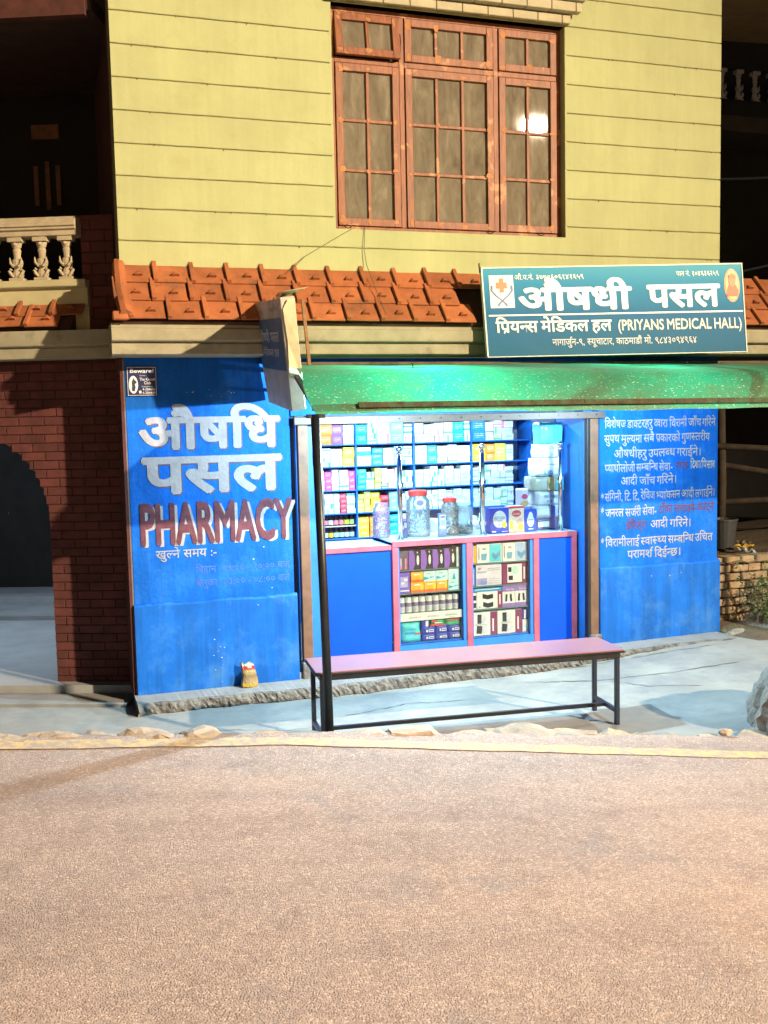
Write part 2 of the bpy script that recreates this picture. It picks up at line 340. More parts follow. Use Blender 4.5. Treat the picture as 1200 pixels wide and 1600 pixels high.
# ------------------------------------------------------------------ lettering (the font's glyphs, laid as thin flat paint)
_gc = {}
def glyph(ch, off=0.0):
    """flat triangles and advance of one character, in em units"""
    k = (ch, round(off, 4))
    if k in _gc: return _gc[k]
    c = bpy.data.curves.new('t', 'FONT'); c.body = ch; c.offset = off; c.resolution_u = 3
    o = bpy.data.objects.new('t', c); bpy.context.scene.collection.objects.link(o)
    dg = bpy.context.evaluated_depsgraph_get(); dg.update()
    m = bpy.data.meshes.new_from_object(o.evaluated_get(dg))
    V = [(v.co.x, v.co.y) for v in m.vertices]; Fc = [tuple(p.vertices) for p in m.polygons]
    bpy.data.meshes.remove(m)
    c.offset = 0; c.body = ch + '|'; dg.update()
    m = bpy.data.meshes.new_from_object(o.evaluated_get(dg))
    adv = max(v.co.x for v in m.vertices) - 0.168
    bpy.data.meshes.remove(m)
    bpy.data.objects.remove(o); bpy.data.curves.remove(c)
    if ch == 'ि': adv = .262
    _gc[k] = (V, Fc, adv)
    return _gc[k]

def clip_x(V, Fc, xc):
    """keep the part of flat polygons left of xc"""
    NV, NF = [], []
    for f in Fc:
        P = [V[i] for i in f]; out = []
        for i in range(len(P)):
            a, b = P[i-1], P[i]
            ia, ib = a[0] <= xc, b[0] <= xc
            if ia != ib:
                t = (xc-a[0])/(b[0]-a[0]); out.append((xc, a[1]+t*(b[1]-a[1])))
            if ib: out.append(b)
        if len(out) >= 3:
            n = len(NV); NV += out; NF.append(tuple(range(n, n+len(out))))
    return NV, NF

HALF = {'क': .58, 'फ': .6}
def text_polys(s, off=0.0, track=0.0, space=0.3):
    """s in visual order; '^x' half form of x, '<' rakar stroke, '>' reph hook. Returns verts (x, y, layer), faces, width"""
    V, Fc = [], []; x = 0.0; i = 0; layer = 0; last = 0.0
    def add(v, f, dx, dy=0.0):
        nonlocal layer
        n = len(V); layer = (layer+1) % 5
        V.extend((p[0]+dx, p[1]+dy, layer) for p in v); Fc.extend(tuple(j+n for j in q) for q in f)
    while i < len(s):
        ch = s[i]
        if ch == ' ': x += space
        elif ch == '^':
            i += 1; v, f, a = glyph(s[i], off)
            cut = HALF.get(s[i], a-0.165); v, f = clip_x(v, f, cut); add(v, f, x); x += cut
        elif ch == '<':
            w = .042+off; add([(x-.16, .2+w), (x-.16, .2-w), (x-.36, -.02-w), (x-.36, -.02+w)], [(0, 3, 2, 1)], 0)
        elif ch == '>':
            w = .036+off; pts = [(x-.1, .62), (x-.12, .74), (x-.03, .84), (x+.09, .8)]
            for a, b in zip(pts, pts[1:]):
                dx, dy = b[0]-a[0], b[1]-a[1]; l = math.hypot(dx, dy); nx, ny = -dy/l*w, dx/l*w
                add([(a[0]+nx, a[1]+ny), (a[0]-nx, a[1]-ny), (b[0]-nx, b[1]-ny), (b[0]+nx, b[1]+ny)], [(0, 1, 2, 3)], 0)
        else:
            v, f, a = glyph(ch, off); add(v, f, x); x += a + (track if a > .05 else 0)
        i += 1
    return V, Fc, x

def on_wall(y, lift=.003):
    return lambda u, v, d: (u, y-lift-d, v)
def lettering(s, x0, x1, z0, h, place, mat, parent, name='lettering', bold=0.0, n=3, off=0.0, track=0.0, space=.3, dx=0, dz=0, latin=False, slant=0.0, wob=0.0):
    """s fitted between x0 and x1 with its baseline at z0 and body height h"""
    V, Fc, w = text_polys(s, off, track, space)
    body = .70 if latin else .622
    kx = (x1-x0)/w; kz = h/body; mb = MB()
    sh = [(0, 0)] if bold == 0 else [(bold*math.cos(2*math.pi*k/n), bold*math.sin(2*math.pi*k/n)) for k in range(n)]
    for q, (a, b) in enumerate(sh):
        mb.add([place(x0+dx+kx*(p[0]+a)+slant*(p[1])*kz + (wob*math.sin(p[0]*2.1+1) if wob else 0), z0+dz+kz*(p[1]+b)+(wob*math.sin(p[0]*1.3) if wob else 0), .00006*p[2]+.0003*q) for p in V], Fc)
    return mb.build(name, mat, parent)
def flat(pts, place, mat, parent, name, d=0.0):
    return MB().poly([place(u, v, d) for u, v in pts]).build(name, mat, parent)
def ell(cx, cz, rx, rz, n=20): return [(cx+rx*math.cos(2*math.pi*k/n), cz+rz*math.sin(2*math.pi*k/n)) for k in range(n)]
def rect(x0, x1, z0, z1): return [(x0, z0), (x1, z0), (x1, z1), (x0, z1)]

# ------------------------------------------------------------------ ground: road, forecourt, kerb
def road_z(x):
    t = max(-6.0, min(6.0, x)); return .36 - .10*t
def edge_y(x):
    """where the road's broken edge runs"""
    return -2.30 - .095*max(0, x-.8) + .012*math.sin(x*7)
def fore_z(x, y):
    t = min(1, max(0, (x-2.6)/2.8)); s = t*t*(3-2*t)
    q = min(1, max(0, (-1.7-y)/.8)) * min(1, max(0, (x-2.4)/1.2))
    return -.088 + .128*s + .03*q
def grid(name, xs, ys, fz, mat):
    V = [(x, y, fz(x, y)) for y in ys for x in xs]; nx = len(xs)
    F = [(j*nx+i, j*nx+i+1, (j+1)*nx+i+1, (j+1)*nx+i) for j in range(len(ys)-1) for i in range(nx-1)]
    return MB().add(V, F).build(name, mat, smooth=True)
def lin(a, b, n): return [a+(b-a)*i/(n-1) for i in range(n)]
xs = [-150, -60, -25] + lin(-6, 6, 97) + [25, 60, 150]
V = []; ys = [-150, -60, -25, -12, -8, -6, -5, -4, -3.4, -3.0]
rows = [[(x, y, road_z(x)) for x in xs] for y in ys] + [[(x, edge_y(x), road_z(x)-.004) for x in xs]]
mb = MB(); nx = len(xs); mb.add([p for r_ in rows for p in r_], [(j*nx+i, j*nx+i+1, (j+1)*nx+i+1, (j+1)*nx+i) for j in range(len(rows)-1) for i in range(nx-1)])
road = tag(mb.build('road', M['road'], smooth=True), kind='structure')
# painted edge line, laid on the road
lx = lin(-6, 6, 121); ly = lambda x: -2.47 - .155*max(0, x-.6) - .02*x
mb = MB(); a = []; b = []
for x in lx:
    w = .074 + .006*math.sin(x*9) + .003*math.sin(x*23)
    a.append((x, ly(x)+w, road_z(x)+.004)); b.append((x, ly(x)-w, road_z(x)+.004))
n_ = len(lx); mb.add(a+b, [(i, i+1, n_+i+1, n_+i) for i in range(n_-1)])
mb.build('edge_line', M['line'], road)
fore = tag(grid('forecourt', lin(-6, 9, 121), lin(-3.2, .6, 31), lambda x, y: min(fore_z(x, y), road_z(x)-.05) if y < edge_y(x)-.05 else fore_z(x, y), M['concrete']), kind='structure')
ground = tag(grid('ground', [-300, -100, -30, -8, 0, 4, 5.2, 6, 7, 8, 12, 30, 100, 300], [-2.2, .55, 1, 2, 4, 8, 30, 100, 300], lambda x, y: -.16 if x < 5 else .02, M['soil']), kind='structure')
# cracks in the forecourt slab, filled with grit
crm = surf('crack_grit', (.10, .09, .08), .95, .3, 30)
def crack(pts, seed, w=.006):
    r2 = random.Random(seed); P_ = []
    for (x0, y0), (x1, y1) in zip(pts, pts[1:]):
        for k in range(14): t = k/14; P_.append((x0+(x1-x0)*t+r2.uniform(-.012, .012), y0+(y1-y0)*t+r2.uniform(-.012, .012)))
    V_ = []
    for i, (x, y) in enumerate(P_):
        a_ = P_[max(i-1, 0)]; b_ = P_[min(i+1, len(P_)-1)]; dx, dy = b_[0]-a_[0], b_[1]-a_[1]; l_ = math.hypot(dx, dy) or 1; ww = w*r2.uniform(.3, 1.2)*(1 if 2 < i < len(P_)-3 else .3)
        V_ += [(x-dy/l_*ww, y+dx/l_*ww, fore_z(x, y)+.004), (x+dy/l_*ww, y-dx/l_*ww, fore_z(x, y)+.004)]
    MB().add(V_, [(2*i, 2*i+1, 2*i+3, 2*i+2) for i in range(len(P_)-1)]).build('crack', crm, fore)
crack([(3.0, -.55), (3.5, -.80), (4.1, -.95), (4.9, -1.0)], 1); crack([(3.55, -.82), (3.75, -1.15), (4.2, -1.45)], 2, .004); crack([(1.3, -.9), (1.9, -.75), (2.5, -.85)], 3, .004); crack([(.2, -.75), (.9, -1.05), (1.5, -1.1)], 4, .004); crack([(3.3, -.36), (4.2, -.40), (5.1, -.42)], 5, .005)
kerb = empty('kerb', (0, -2.3, 0), None, None); tag(kerb, kind='structure'); OFF[kerb.name] = Vector((0, 0, 0)); kerb.location = (0, 0, 0)
def rubble(L, d, h, seed):
    """broken slab of old kerb: a jittered, chipped block"""
    r2 = random.Random(seed); bm = bmesh.new(); bmesh.ops.create_cube(bm, size=1)
    bmesh.ops.subdivide_edges(bm, edges=bm.edges, cuts=4, use_grid_fill=True)
    ch = [(Vector((r2.uniform(-1, 1), r2.uniform(-.3, 1), r2.uniform(.1, .9))).normalized(), r2.uniform(.36, .52)) for _ in range(7)]
    for v in bm.verts:
        p = v.co.copy()
        for n, q in ch:
            e = p.dot(n)-q
            if e > 0: p -= n*e*.95
        v.co = Vector((p.x*L+r2.uniform(-.009, .009), p.y*d+r2.uniform(-.010, .010), p.z*h+r2.uniform(-.008, .008)))
    me = bpy.data.meshes.new('kerb_stone'); bm.to_mesh(me); bm.free(); me.materials.append(M['kerb']); return me
rr = random.Random(3); x = -2.2; k = 0
while x < 6.4:
    L = rr.uniform(.16, .46); d = rr.uniform(.16, .26); zt = road_z(x+L/2); h = .17
    o = link('kerb_stone', rubble(L*1.15, d, h, 100+k), kerb)
    o.location = (x+L/2, edge_y(x)+.045+rr.uniform(-.03, .03), zt - h*.5 + rr.uniform(-.012, .020) - (0 if x < 2.2 else .008)); o.rotation_euler = (jit(.05), R(5.7)+jit(.03), jit(.10))
    x += L*.86; k += 1
# the earth bank that carries the road, behind the kerb stones
xs2 = lin(-6, 6, 181); mb = MB(); a = [(x, edge_y(x)-.10, road_z(x)-.008) for x in xs2]; b = [(x, edge_y(x)+.07+.025*math.sin(x*8.3)+.02*math.sin(x*19), road_z(x)-.022+.012*math.sin(x*11)) for x in xs2]; c = [(x, edge_y(x)+.13+.03*math.sin(x*5), min(fore_z(x, -2.2), road_z(x)-.1)-.03) for x in xs2]
n_ = len(xs2); mb.add(a+b+c, [(q*n_+i, q*n_+i+1, (q+1)*n_+i+1, (q+1)*n_+i) for q in (0, 1) for i in range(n_-1)])
tag(mb.build('road_bank', M['kerb'], smooth=True), kind='structure')
# cement ledge along the shop front, its front broken and crumbling
mb = MB(); xs3 = lin(-.03, 5.2, 260); r5 = random.Random(5); NR = 5; rowsl = [[] for _ in range(NR+2)]
for x in xs3:
    zt = .012*max(0, x-1.2); zb = fore_z(x, -.3)-.02; w = .03*math.sin(x*3.1)+.010*math.sin(x*17)+.012*max(0, math.sin(x*5.3+1))**4
    rowsl[0].append((x, .12, zt)); rowsl[1].append((x, -.29+w+r5.uniform(-.004, .004), zt-.003+r5.uniform(-.002, .002)))
    for q in range(NR):
        t = (q+.6)/(NR-.4) if q < NR-1 else 1.0
        rowsl[q+2].append((x+r5.uniform(-.006, .006), -.305+w-.012*math.sin(t*3)+r5.uniform(-.011, .009)+.02*(t > .9), zt+(zb-zt)*t+r5.uniform(-.005, .005)))
n_ = len(xs3); allp = [p for r_ in rowsl for p in r_]
mb.add(allp, [(i, i+1, n_+i+1, n_+i) for i in range(n_-1)]); mb.cm = 1
mb.add(allp, [(q*n_+i, q*n_+i+1, (q+1)*n_+i+1, (q+1)*n_+i) for q in range(1, NR+1) for i in range(n_-1)])
p0, p1, p2 = rowsl[0][0], rowsl[1][0], rowsl[-1][0]
mb.add([p0, p1, p2, (p2[0], .12, p2[2])], [(0, 1, 2, 3)])
tag(mb.build('ledge', [M['ledge'], M['ledge_edge']]), kind='structure')

# ------------------------------------------------------------------ the house
house = empty('house', (2.6, 0, 0), 'two storey house, pale yellow grooved upper wall over blue painted ground floor', 'house')
XR = 5.22
WX0, WX1, WZ0, WZ1 = 1.665, 3.68, 3.558, 5.275           # window opening
# backing wall
mb = MB()
for (x0, x1, z0, z1) in ((0, WX0, 2.8, 6.6), (WX1, XR, 2.8, 6.6), (WX0, WX1, 2.8, WZ0), (WX0, WX1, WZ1, 6.6)): mb.box(x0+.001, x1-.001, .012, .30, z0, z1)
mb.build('upper_wall', M['groove'], house)
# reveal of the window opening
mb = MB(); mb.box(WX0-.02, WX0, .002, .29, WZ0, WZ1).box(WX1, WX1+.02, .002, .29, WZ0, WZ1).box(WX0, WX1, .002, .29, WZ0-.02, WZ0).box(WX0, WX1, .002, .29, WZ1, WZ1+.02)
mb.build('window_reveal', M['yellow'], house)
# the yellow bands between the grooves
lines = [3.41+.2335*k for k in range(-1, 14)]; lines[0] = 3.0
def band(x0, x1, z0, z1, seed):
    r_ = random.Random(seed); n = max(4, int((x1-x0)/.09)); V = []; g = .0055
    for i in range(n+1):
        x = x0+(x1-x0)*i/n; lo = z0+g+r_.uniform(-.0016, .0016); hi = z1-g*.4+r_.uniform(-.001, .001)
        V += [(x, .013, lo), (x, .002, lo+.001), (x, -.001, lo+.007), (x, -.001, hi-.004), (x, .004, hi), (x, .013, hi)]
    F = [(i*6+k, (i+1)*6+k, (i+1)*6+k+1, i*6+k+1) for i in range(n) for k in range(5)]
    F += [tuple(range(6)), tuple(n*6+k for k in range(6))[::-1]]
    return MB().add(V, F)
k = 0
for z0, z1 in zip(lines, lines[1:]):
    if z1 <= WZ0+.001 or z0 >= WZ1: segs = [(0, XR, z0, z1)]
    elif z0 < WZ0: segs = [(0, WX0-.001, z0, z1), (WX1+.001, XR, z0, z1), (WX0-.001, WX1+.001, z0, WZ0)]
    elif z1 > WZ1: segs = [(0, WX0-.001, z0, z1), (WX1+.001, XR, z0, z1), (WX0-.001, WX1+.001, WZ1+.16, z1)] if z1 > WZ1+.18 else [(0, WX0-.001, z0, z1), (WX1+.001, XR, z0, z1)]
    else: segs = [(0, WX0-.001, z0, z1), (WX1+.001, XR, z0, z1)]
    for sgm in segs: k += 1; band(*sgm, k).build('wall_band', M['yellow'], house)
# small rust and weep marks below the grooves
mark = surf('weep_stain', (.16, .13, .06), .9, .2, 30)
mb = MB(); r_ = random.Random(11)
for _ in range(46):
    z = lines[r_.randrange(1, 11)]; x = r_.choice([r_.uniform(.05, 1.5), r_.uniform(3.8, 5.15)]); w = r_.uniform(.006, .022); h = r_.uniform(.006, .02)
    mb.poly([(x, -.0035, z+.003), (x+w, -.0035, z+.003), (x+w*.7, -.0035, z-h*.5), (x+w*.4, -.0035, z-h), (x+w*.1, -.0035, z-h*.4)])
tag(mb.build('weep_marks', mark, house), kind='stuff')
# side walls (left faces the porch, right is hidden in the dark)
M['side'] = surf('side_brick_render', (.10, .03, .022), .9, .25, 6, fine=40, bump=.6)
mb = MB(); mb.box(0, .10, .302, 4.5, 2.8, 6.6); mb.build('side_wall', M['side'], house)
mb = MB(); mb.box(XR-.12, XR, .302, 4.5, 0, 6.6); mb.build('side_wall', M['yellow'], house)
# projecting brick lintel over the window
M['lint'] = surf('pale_lintel_brick', (.50, .44, .30), .9, .1, 8, fine=60, bump=.3, island=.06)
lint = MB().box(WX0-.03, WX1+.02, -.045, .01, WZ1+.002, WZ1+.16).build('lintel', M['groove'], house)
for row, (z0, z1, y0, xa, xb) in enumerate(((WZ1+.006, WZ1+.072, -.06, WX0-.035, WX1+.03), (WZ1+.082, WZ1+.156, -.12, WX0-.05, WX1+.10))):
    L = .222; x = xa - (L/2 if row else 0)
    while x < xb-.01:
        a_, b_ = max(x, xa)+.003, min(x+L, xb)-.003
        if b_-a_ > .02: MB().box(a_, b_, y0, -.02 if row == 0 else -.046, z0, z1).build('lintel_brick', M['lint'], lint, bevel=.004)
        x += L
MB().box(WX0-.06, WX1+.12, -.15, -.02, WZ1+.160, WZ1+.20).build('lintel_slab', M['fascia'], lint, bevel=.005)
# roof eave over the upper storey: just above the frame
MB().box(-.3, XR+2.6, -.38, 1.5, 6.62, 6.72).build('top_eave', M['fascia'], house)

# ---- upper window
win = MB()
FY0, FY1 = .075, .135
mx1, mx2 = 2.262, 3.083; TZ = 4.872
X0, X1, Z0, Z1 = WX0+.004, WX1-.004, WZ0+.002, WZ1-.002
for (x0, x1, z0, z1) in ((X0, X0+.035, Z0, Z1), (X1-.035, X1, Z0, Z1), (X0+.035, X1-.035, Z0, Z0+.035), (X0+.035, X1-.035, Z1-.04, Z1),
                         (mx1-.022, mx1+.022, Z0+.035, Z1-.04), (mx2-.022, mx2+.022, Z0+.035, Z1-.04)):
    win.box(x0, x1, FY0, FY1, z0, z1)
for (x0, x1) in ((X0+.035, mx1-.022), (mx1+.022, mx2-.022), (mx2+.022, X1-.035)): win.box(x0, x1, FY0, FY1, TZ-.022, TZ+.022)
window = win.build('window', M['wood'], house, bevel=.004)
def sash(x0, x1, z0, z1, nc, nr, tilt=0.0, seed=0):
    r_ = random.Random(seed); fw = .058; y0, y1 = .062, .105; bw = .026
    g = .004; x0 += g; x1 -= g; z0 += g; z1 -= g
    mb = MB()
    mb.box(x0, x0+fw, y0, y1, z0, z1).box(x1-fw, x1, y0, y1, z0, z1).box(x0+fw, x1-fw, y0, y1, z0, z0+fw).box(x0+fw, x1-fw, y0, y1, z1-fw, z1)
    fr = mb.build('sash_frame', M['wood'], window, bevel=.003)
    cw = (x1-x0-2*fw-(nc-1)*bw)/nc; ch = (z1-z0-2*fw-(nr-1)*bw)/nr; objs = [fr]
    for i in range(nc-1):
        xb = x0+fw+(i+1)*cw+i*bw; objs.append(MB().box(xb, xb+bw, y0+.008, y1-.004, z0+fw-.002, z1-fw+.002).build('glazing_bar', M['wood'], window, bevel=.003))
    for j in range(nr-1):
        zb = z0+fw+(j+1)*ch+j*bw; objs.append(MB().box(x0+fw-.002, x1-fw+.002, y0+.011, y1-.002, zb, zb+bw).build('glazing_bar', M['wood'], window, bevel=.003))
    for i in range(nc):
        for j in range(nr):
            xa, za = x0+fw+i*(cw+bw), z0+fw+j*(ch+bw); t1, t2 = r_.uniform(-.0008, .0008), r_.uniform(-.0012, .0012)
            objs.append(MB().add([(xa-.004, .088+t1, za-.004), (xa+cw+.004, .088-t1, za-.004), (xa+cw+.004, .088-t1+t2, za+ch+.004), (xa-.004, .088+t1+t2, za+ch+.004)], [(0, 1, 2, 3)]).build('pane', M['pane'], window))
    mb = MB()                                 # orange filler at the joints
    for i in range(nc+1):
        for j in range(nr+1):
            if r_.random() < .72:
                px = x0+fw-.012+i*(cw+bw) if i else x0+fw*.55; pz = z0+fw-.012+j*(ch+bw) if j else z0+fw*.5
                px += r_.uniform(-.01, .01); pz += r_.uniform(-.012, .012); w, h = r_.uniform(.014, .04), r_.uniform(.014, .045)
                px = min(max(px, x0+w), x1-w); pz = min(max(pz, z0+h), z1-h)
                edge = (i in (0, nc)) or (j in (0, nr)); w, h = (w, h) if edge else (min(w, .016), min(h, .02))
                yy = y0-.002 if (px < x0+fw or px > x1-fw or pz < z0+fw or pz > z1-fw) else y0+.006
                mb.poly([(px+w*math.cos(t)*r_.uniform(.5, 1.1), yy, pz+h*math.sin(t)*r_.uniform(.5, 1.1)) for t in (2*math.pi*q/9 for q in range(9))])
    if mb.f: objs.append(tag(mb.build('filler', M['putty'], window), kind='stuff'))
    if tilt:
        for o in objs:
            me = o.data
            for v in me.vertices:             # hinged at the top, pushed out below
                wz = v.co.z; v.co.y -= (z1-wz)*tilt; v.co.z += .0
    return objs
B0, B1 = Z0+.035, TZ-.022; T0, T1 = TZ+.022, Z1-.04
xa, xb, xc, xd, xe, xf = X0+.035, mx1-.022, mx1+.022, mx2-.022, mx2+.022, X1-.035
sash(xa, xb, T0, T1, 2, 1, tilt=.16, seed=1); sash(xc, xd, T0, T1, 3, 1, seed=2); sash(xe, xf, T0, T1, 2, 1, seed=3)
sash(xa, xb, B0, B1, 2, 3, seed=4); sash(xc, xd, B0, B1, 3, 3, seed=5); sash(xe, xf, B0, B1, 2, 3, seed=6)
MB().box(WX0, WX1, .14, .16, WZ0, WZ1).build('curtain', plain('dark_curtain', (.05, .035, .02), .9), window)
mb = MB()
for (x, z) in ((2.245, 5.03), (1.80, 3.60), (3.03, 3.60), (3.50, 3.60)): mb.tube([(x-.03, .05, z), (x, .045, z-.012), (x+.03, .05, z-.004)] if z < 4 else [(x, .05, z+.07), (x+.004, .045, z), (x, .05, z-.07)], .004, 6)
mb.build('catch', M['black_iron'], window)

# ---- cement fascia and the tiled skirt roof
fp = [(0.01, 2.555), (-.235, 2.555), (-.262, 2.565), (-.262, 2.640), (-.245, 2.644), (-.245, 2.652), (-.292, 2.656), (-.300, 2.665), (-.300, 2.745), (-.285, 2.752), (-.285, 2.785), (.01, 2.785)]
MB().extr(fp, -.10, 6.3).build('fascia', M['fascia'], house, bevel=.003)
E0 = Vector((0, -.345, 2.80)); SL = Vector((0, .345, .43)); sl = SL.length; vd = SL.normalized(); nd = Vector((0, -vd.z, vd.y))
mb = MB(); q0 = E0 - nd*.035 + vd*.02; q1 = q0 + vd*(sl-.02)
mb.add([(-.03, q0.y, q0.z), (6.2, q0.y, q0.z), (6.2, q1.y, q1.z), (-.03, q1.y, q1.z), (-.03, q0.y+.03, q0.z-.03), (6.2, q0.y+.03, q0.z-.03), (6.2, .011, 2.79), (-.03, .011, 2.79)], [(0, 1, 2, 3), (4, 5, 1, 0), (7, 6, 5, 4), (3, 2, 6, 7), (0, 3, 7, 4), (1, 5, 6, 2)])
skirt = mb.build('skirt_roof', M['deck'], house)
def tile_mesh(w=.268, L=.215):
    mb = MB(); mb.box(.004, w-.004, 0, L, 0, .014)
    mb.box(.002, .036, .0, L+.010, .0145, .040)                       # side rib
    c = w*.62; h = .030                                               # small drip nub
    mb.add([(c-.034, .062, .0145), (c+.034, .062, .0145), (c, .125, .0145), (c-.030, .054, .0145+h), (c+.030, .054, .0145+h), (c, .066, .0145+h)], [(0, 1, 4, 3), (1, 2, 5, 4), (2, 0, 3, 5), (3, 4, 5)])
    return mb.mesh('roof_tile', M['tile'], bevel=.003)
TM = tile_mesh()
base_m = Matrix(((1, 0, 0, 0), (0, vd.y, nd.y, 0), (0, vd.z, nd.z, 0), (0, 0, 0, 1)))
def tiles(x0, x1, parent, origin=Vector((0, 0, 0)), rows=3, frame=None, hole=None, e0=E0, pitch=sl/3, seed=1, w=.268):
    r_ = random.Random(seed)
    for row in range(rows):
        x = x0 + (-.09 if row == 1 else -.03*row)
        while x < x1-.02:
            if hole and hole(x+w/2, row): x += w; continue
            p = Vector((x+jit(.004), e0.y, e0.z)) + vd*(pitch*row+jit(.004)) + nd*(.006+r_.uniform(0, .005))
            m_ = Matrix.Translation(p - origin) @ base_m @ Matrix.Rotation(r_.uniform(-.015, .015), 4, 'Z') @ Matrix.Rotation(-R(5.5)+r_.uniform(-.01, .01), 4, 'X')
            if frame is not None: m_ = frame @ m_
            o = link('roof_tile', TM, parent); o.matrix_local = m_
            x += w
tiles(.02, 6.1, skirt, OFF[house.name], hole=lambda x, r_: (r_ == 0 and 2.78 < x < 3.2) or (r_ == 1 and 2.52 < x < 3.1))
o = MB().tube([(.0, -.36, 2.83), (-.015, -.18, 3.02), (-.01, -.01, 3.24)], [.05, .05, .045], 8).build('hip_tile', M['tile'], skirt)
MB().box(-.09, .02, -.37, -.30, 2.80, 2.86).build('hip_tile', M['tile'], skirt, bevel=.008)

# ---- blue ground floor walls
def wall_front(x0, x1, px1, parent):
    """painted wall with a proud plinth; the plinth's top edge is uneven plaster"""
    w = MB().box(x0, x1, .0, .30, -.12, 2.555).build('blue_wall', M['blue'], parent, bevel=.004)
    n = 40; V = []; r_ = random.Random(int(x0*100)+9)
    for i in range(n+1):
        x = x0-.004+(px1-x0+.004)*i/n; zt = .69+.004*math.sin(x*11)+r_.uniform(-.003, .003)+(.02 if x0 > 2 else 0)
        V += [(x, -.001, zt+.006), (x, -.022, zt), (x, -.030, zt-.012), (x, -.034-.003*math.sin(x*6), -.12), (x, -.001, -.12)]
    F = [(i*5+k, (i+1)*5+k, (i+1)*5+k+1, i*5+k+1) for i in range(n) for k in range(4)] + [tuple(range(5)), tuple(n*5+k for k in range(5))[::-1]]
    MB().add(V, F).build('plinth', M['blue_plinth'], w)
    return w
wl_ = wall_front(.0, 1.245, 1.262, house); wr_ = wall_front(3.998, XR, XR+.012, house)
# unpainted corner of the left wall
MB().box(-.012, -.0005, -.002, .42, -.12, 2.55).build('corner_render', surf('grey_corner_render', (.16, .13, .12), .95, .2, 5, fine=40, bump=.6), house)
W = on_wall(0.0, .0016)
wp, mp_, bs = M['white_paint'], M['maroon_paint'], M['brown_shade']
Wb = on_wall(0.0, .0008)
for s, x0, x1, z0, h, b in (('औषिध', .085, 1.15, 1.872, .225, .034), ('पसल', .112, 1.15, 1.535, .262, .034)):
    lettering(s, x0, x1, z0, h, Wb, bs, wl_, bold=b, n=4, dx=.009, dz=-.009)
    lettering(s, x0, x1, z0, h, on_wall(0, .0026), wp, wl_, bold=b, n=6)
lettering('PHARMACY', .065, 1.250, 1.145, .302, Wb, wp, wl_, bold=.026, n=6, latin=True, dx=.017, dz=-.010)
lettering('PHARMACY', .060, 1.240, 1.150, .305, on_wall(0, .0036), mp_, wl_, bold=.036, n=6, latin=True)
lettering('खु^लने समय :-', .175, .64, 1.035, .058, W, wp, wl_, bold=.012, n=3)
lettering('िबहान  ०७:०० - १०:०० बजे', .47, 1.21, .905, .05, W, M['faded_paint'], wl_, bold=.02, n=3)
lettering('बेलुका -०३:०० - ०८:०० बजे', .47, 1.21, .80, .05, W, M['faded_paint'], wl_, bold=.02, n=3)
# paint chips
mb = MB(); r_ = random.Random(4)
for cx, cz, n, sx, sz in ((.62, 2.30, 9, .30, .05), (.62, .30, 12, .05, .22), (.9, .95, 6, .2, .3), (4.5, .62, 4, .3, .03)):
    for _ in range(n):
        x, z = cx+r_.gauss(0, sx*.5), cz+r_.gauss(0, sz*.5); s_ = r_.uniform(.002, .006)
        if .03 < x < 1.2 or x > 4.02: mb.poly([(x+s_*math.cos(t)*r_.uniform(.5, 1.6), -.0036 if z > .72 else -.0385, z+s_*math.sin(t)*r_.uniform(.5, 1)) for t in (2*math.pi*q/7 for q in range(7))])
tag(mb.build('paint_chips', surf('bare_plaster', (.52, .55, .58), .9), wl_), kind='stuff')
RT = [('िवशेष^ज डा^कटरहरु ^दवारा िवरामी जाँच गिरने', 4.05, 5.19, 1.935, wp), ('सुपथ मु^लयमा सबै प<कारको गुण^सतरीय', 4.045, 5.13, 1.805, wp), ('औषधीहरु उपल^बध गराईने।', 4.14, 5.04, 1.673, wp),
      ('^पयाथोलोजी स^मबि^नध सेवा-', 4.05, 4.74, 1.548, wp), ('रगत', 4.77, 4.90, 1.548, mp_), ('िदशा/िपसाब', 4.925, 5.19, 1.553, M['faded_yellow']), ('आदी जाँच गिरने।', 4.21, 4.785, 1.43, wp),
      ('*', 4.012, 4.04, 1.29, wp), ('संिगनी, िट. िट, रेिवज ^भया^िकसन आदी लगाईने।', 4.05, 5.19, 1.295, wp), ('*', 4.012, 4.04, 1.165, wp), ('जनरल सज>री सेवा-', 4.055, 4.575, 1.155, wp), ('टाँका लगाउने-काट्ने', 4.595, 5.18, 1.165, mp_),
      ('ड<ेिसङ्ग', 4.26, 4.47, 1.035, mp_), ('आदी गिरने।', 4.51, 4.94, 1.035, wp), ('*', 4.012, 4.04, .895, wp), ('िवरामीलाई ^सवा^स^थय स^मबि^नध उिचत', 4.055, 5.165, .890, wp), ('परामश> िदई^नछ।', 4.275, 4.835, .775, wp)]
for s, x0, x1, z0, m_ in RT: lettering(s, x0, x1, z0+.004, .066, W, m_, wr_, bold=.016, n=3, space=.2, wob=.003)
# the yellowed brush patch behind the faded words
# ---- small warning plate
bw = empty('warning_plate', (.12, 0, 2.268), 'small dark blue warning plate with white dog emblem, high on blue wall', 'sign')
MB().box(.012, .238, -.008, .0, 2.268, 2.492).build('plate', plain('navy_enamel', (.012, .02, .10), .35), bw, bevel=.002)
Pb = on_wall(-.008, .0015); wk = ink((.7, .72, .76))
for a_, b_ in ((rect(.020, .230, 2.482, 2.485), 0), (rect(.020, .230, 2.275, 2.278), 0), (rect(.020, .023, 2.278, 2.482), 0), (rect(.227, .230, 2.278, 2.482), 0)): flat(a_, Pb, wk, bw, 'border')
lettering('Beware!', .036, .214, 2.443, .030, Pb, wk, bw, bold=.02, latin=True, slant=.12)
flat(ell(.062, 2.355, .034, .066), Pb, wk, bw, 'emblem')
dg_ = ink((.02, .03, .10)); P2 = on_wall(-.008, .0030)
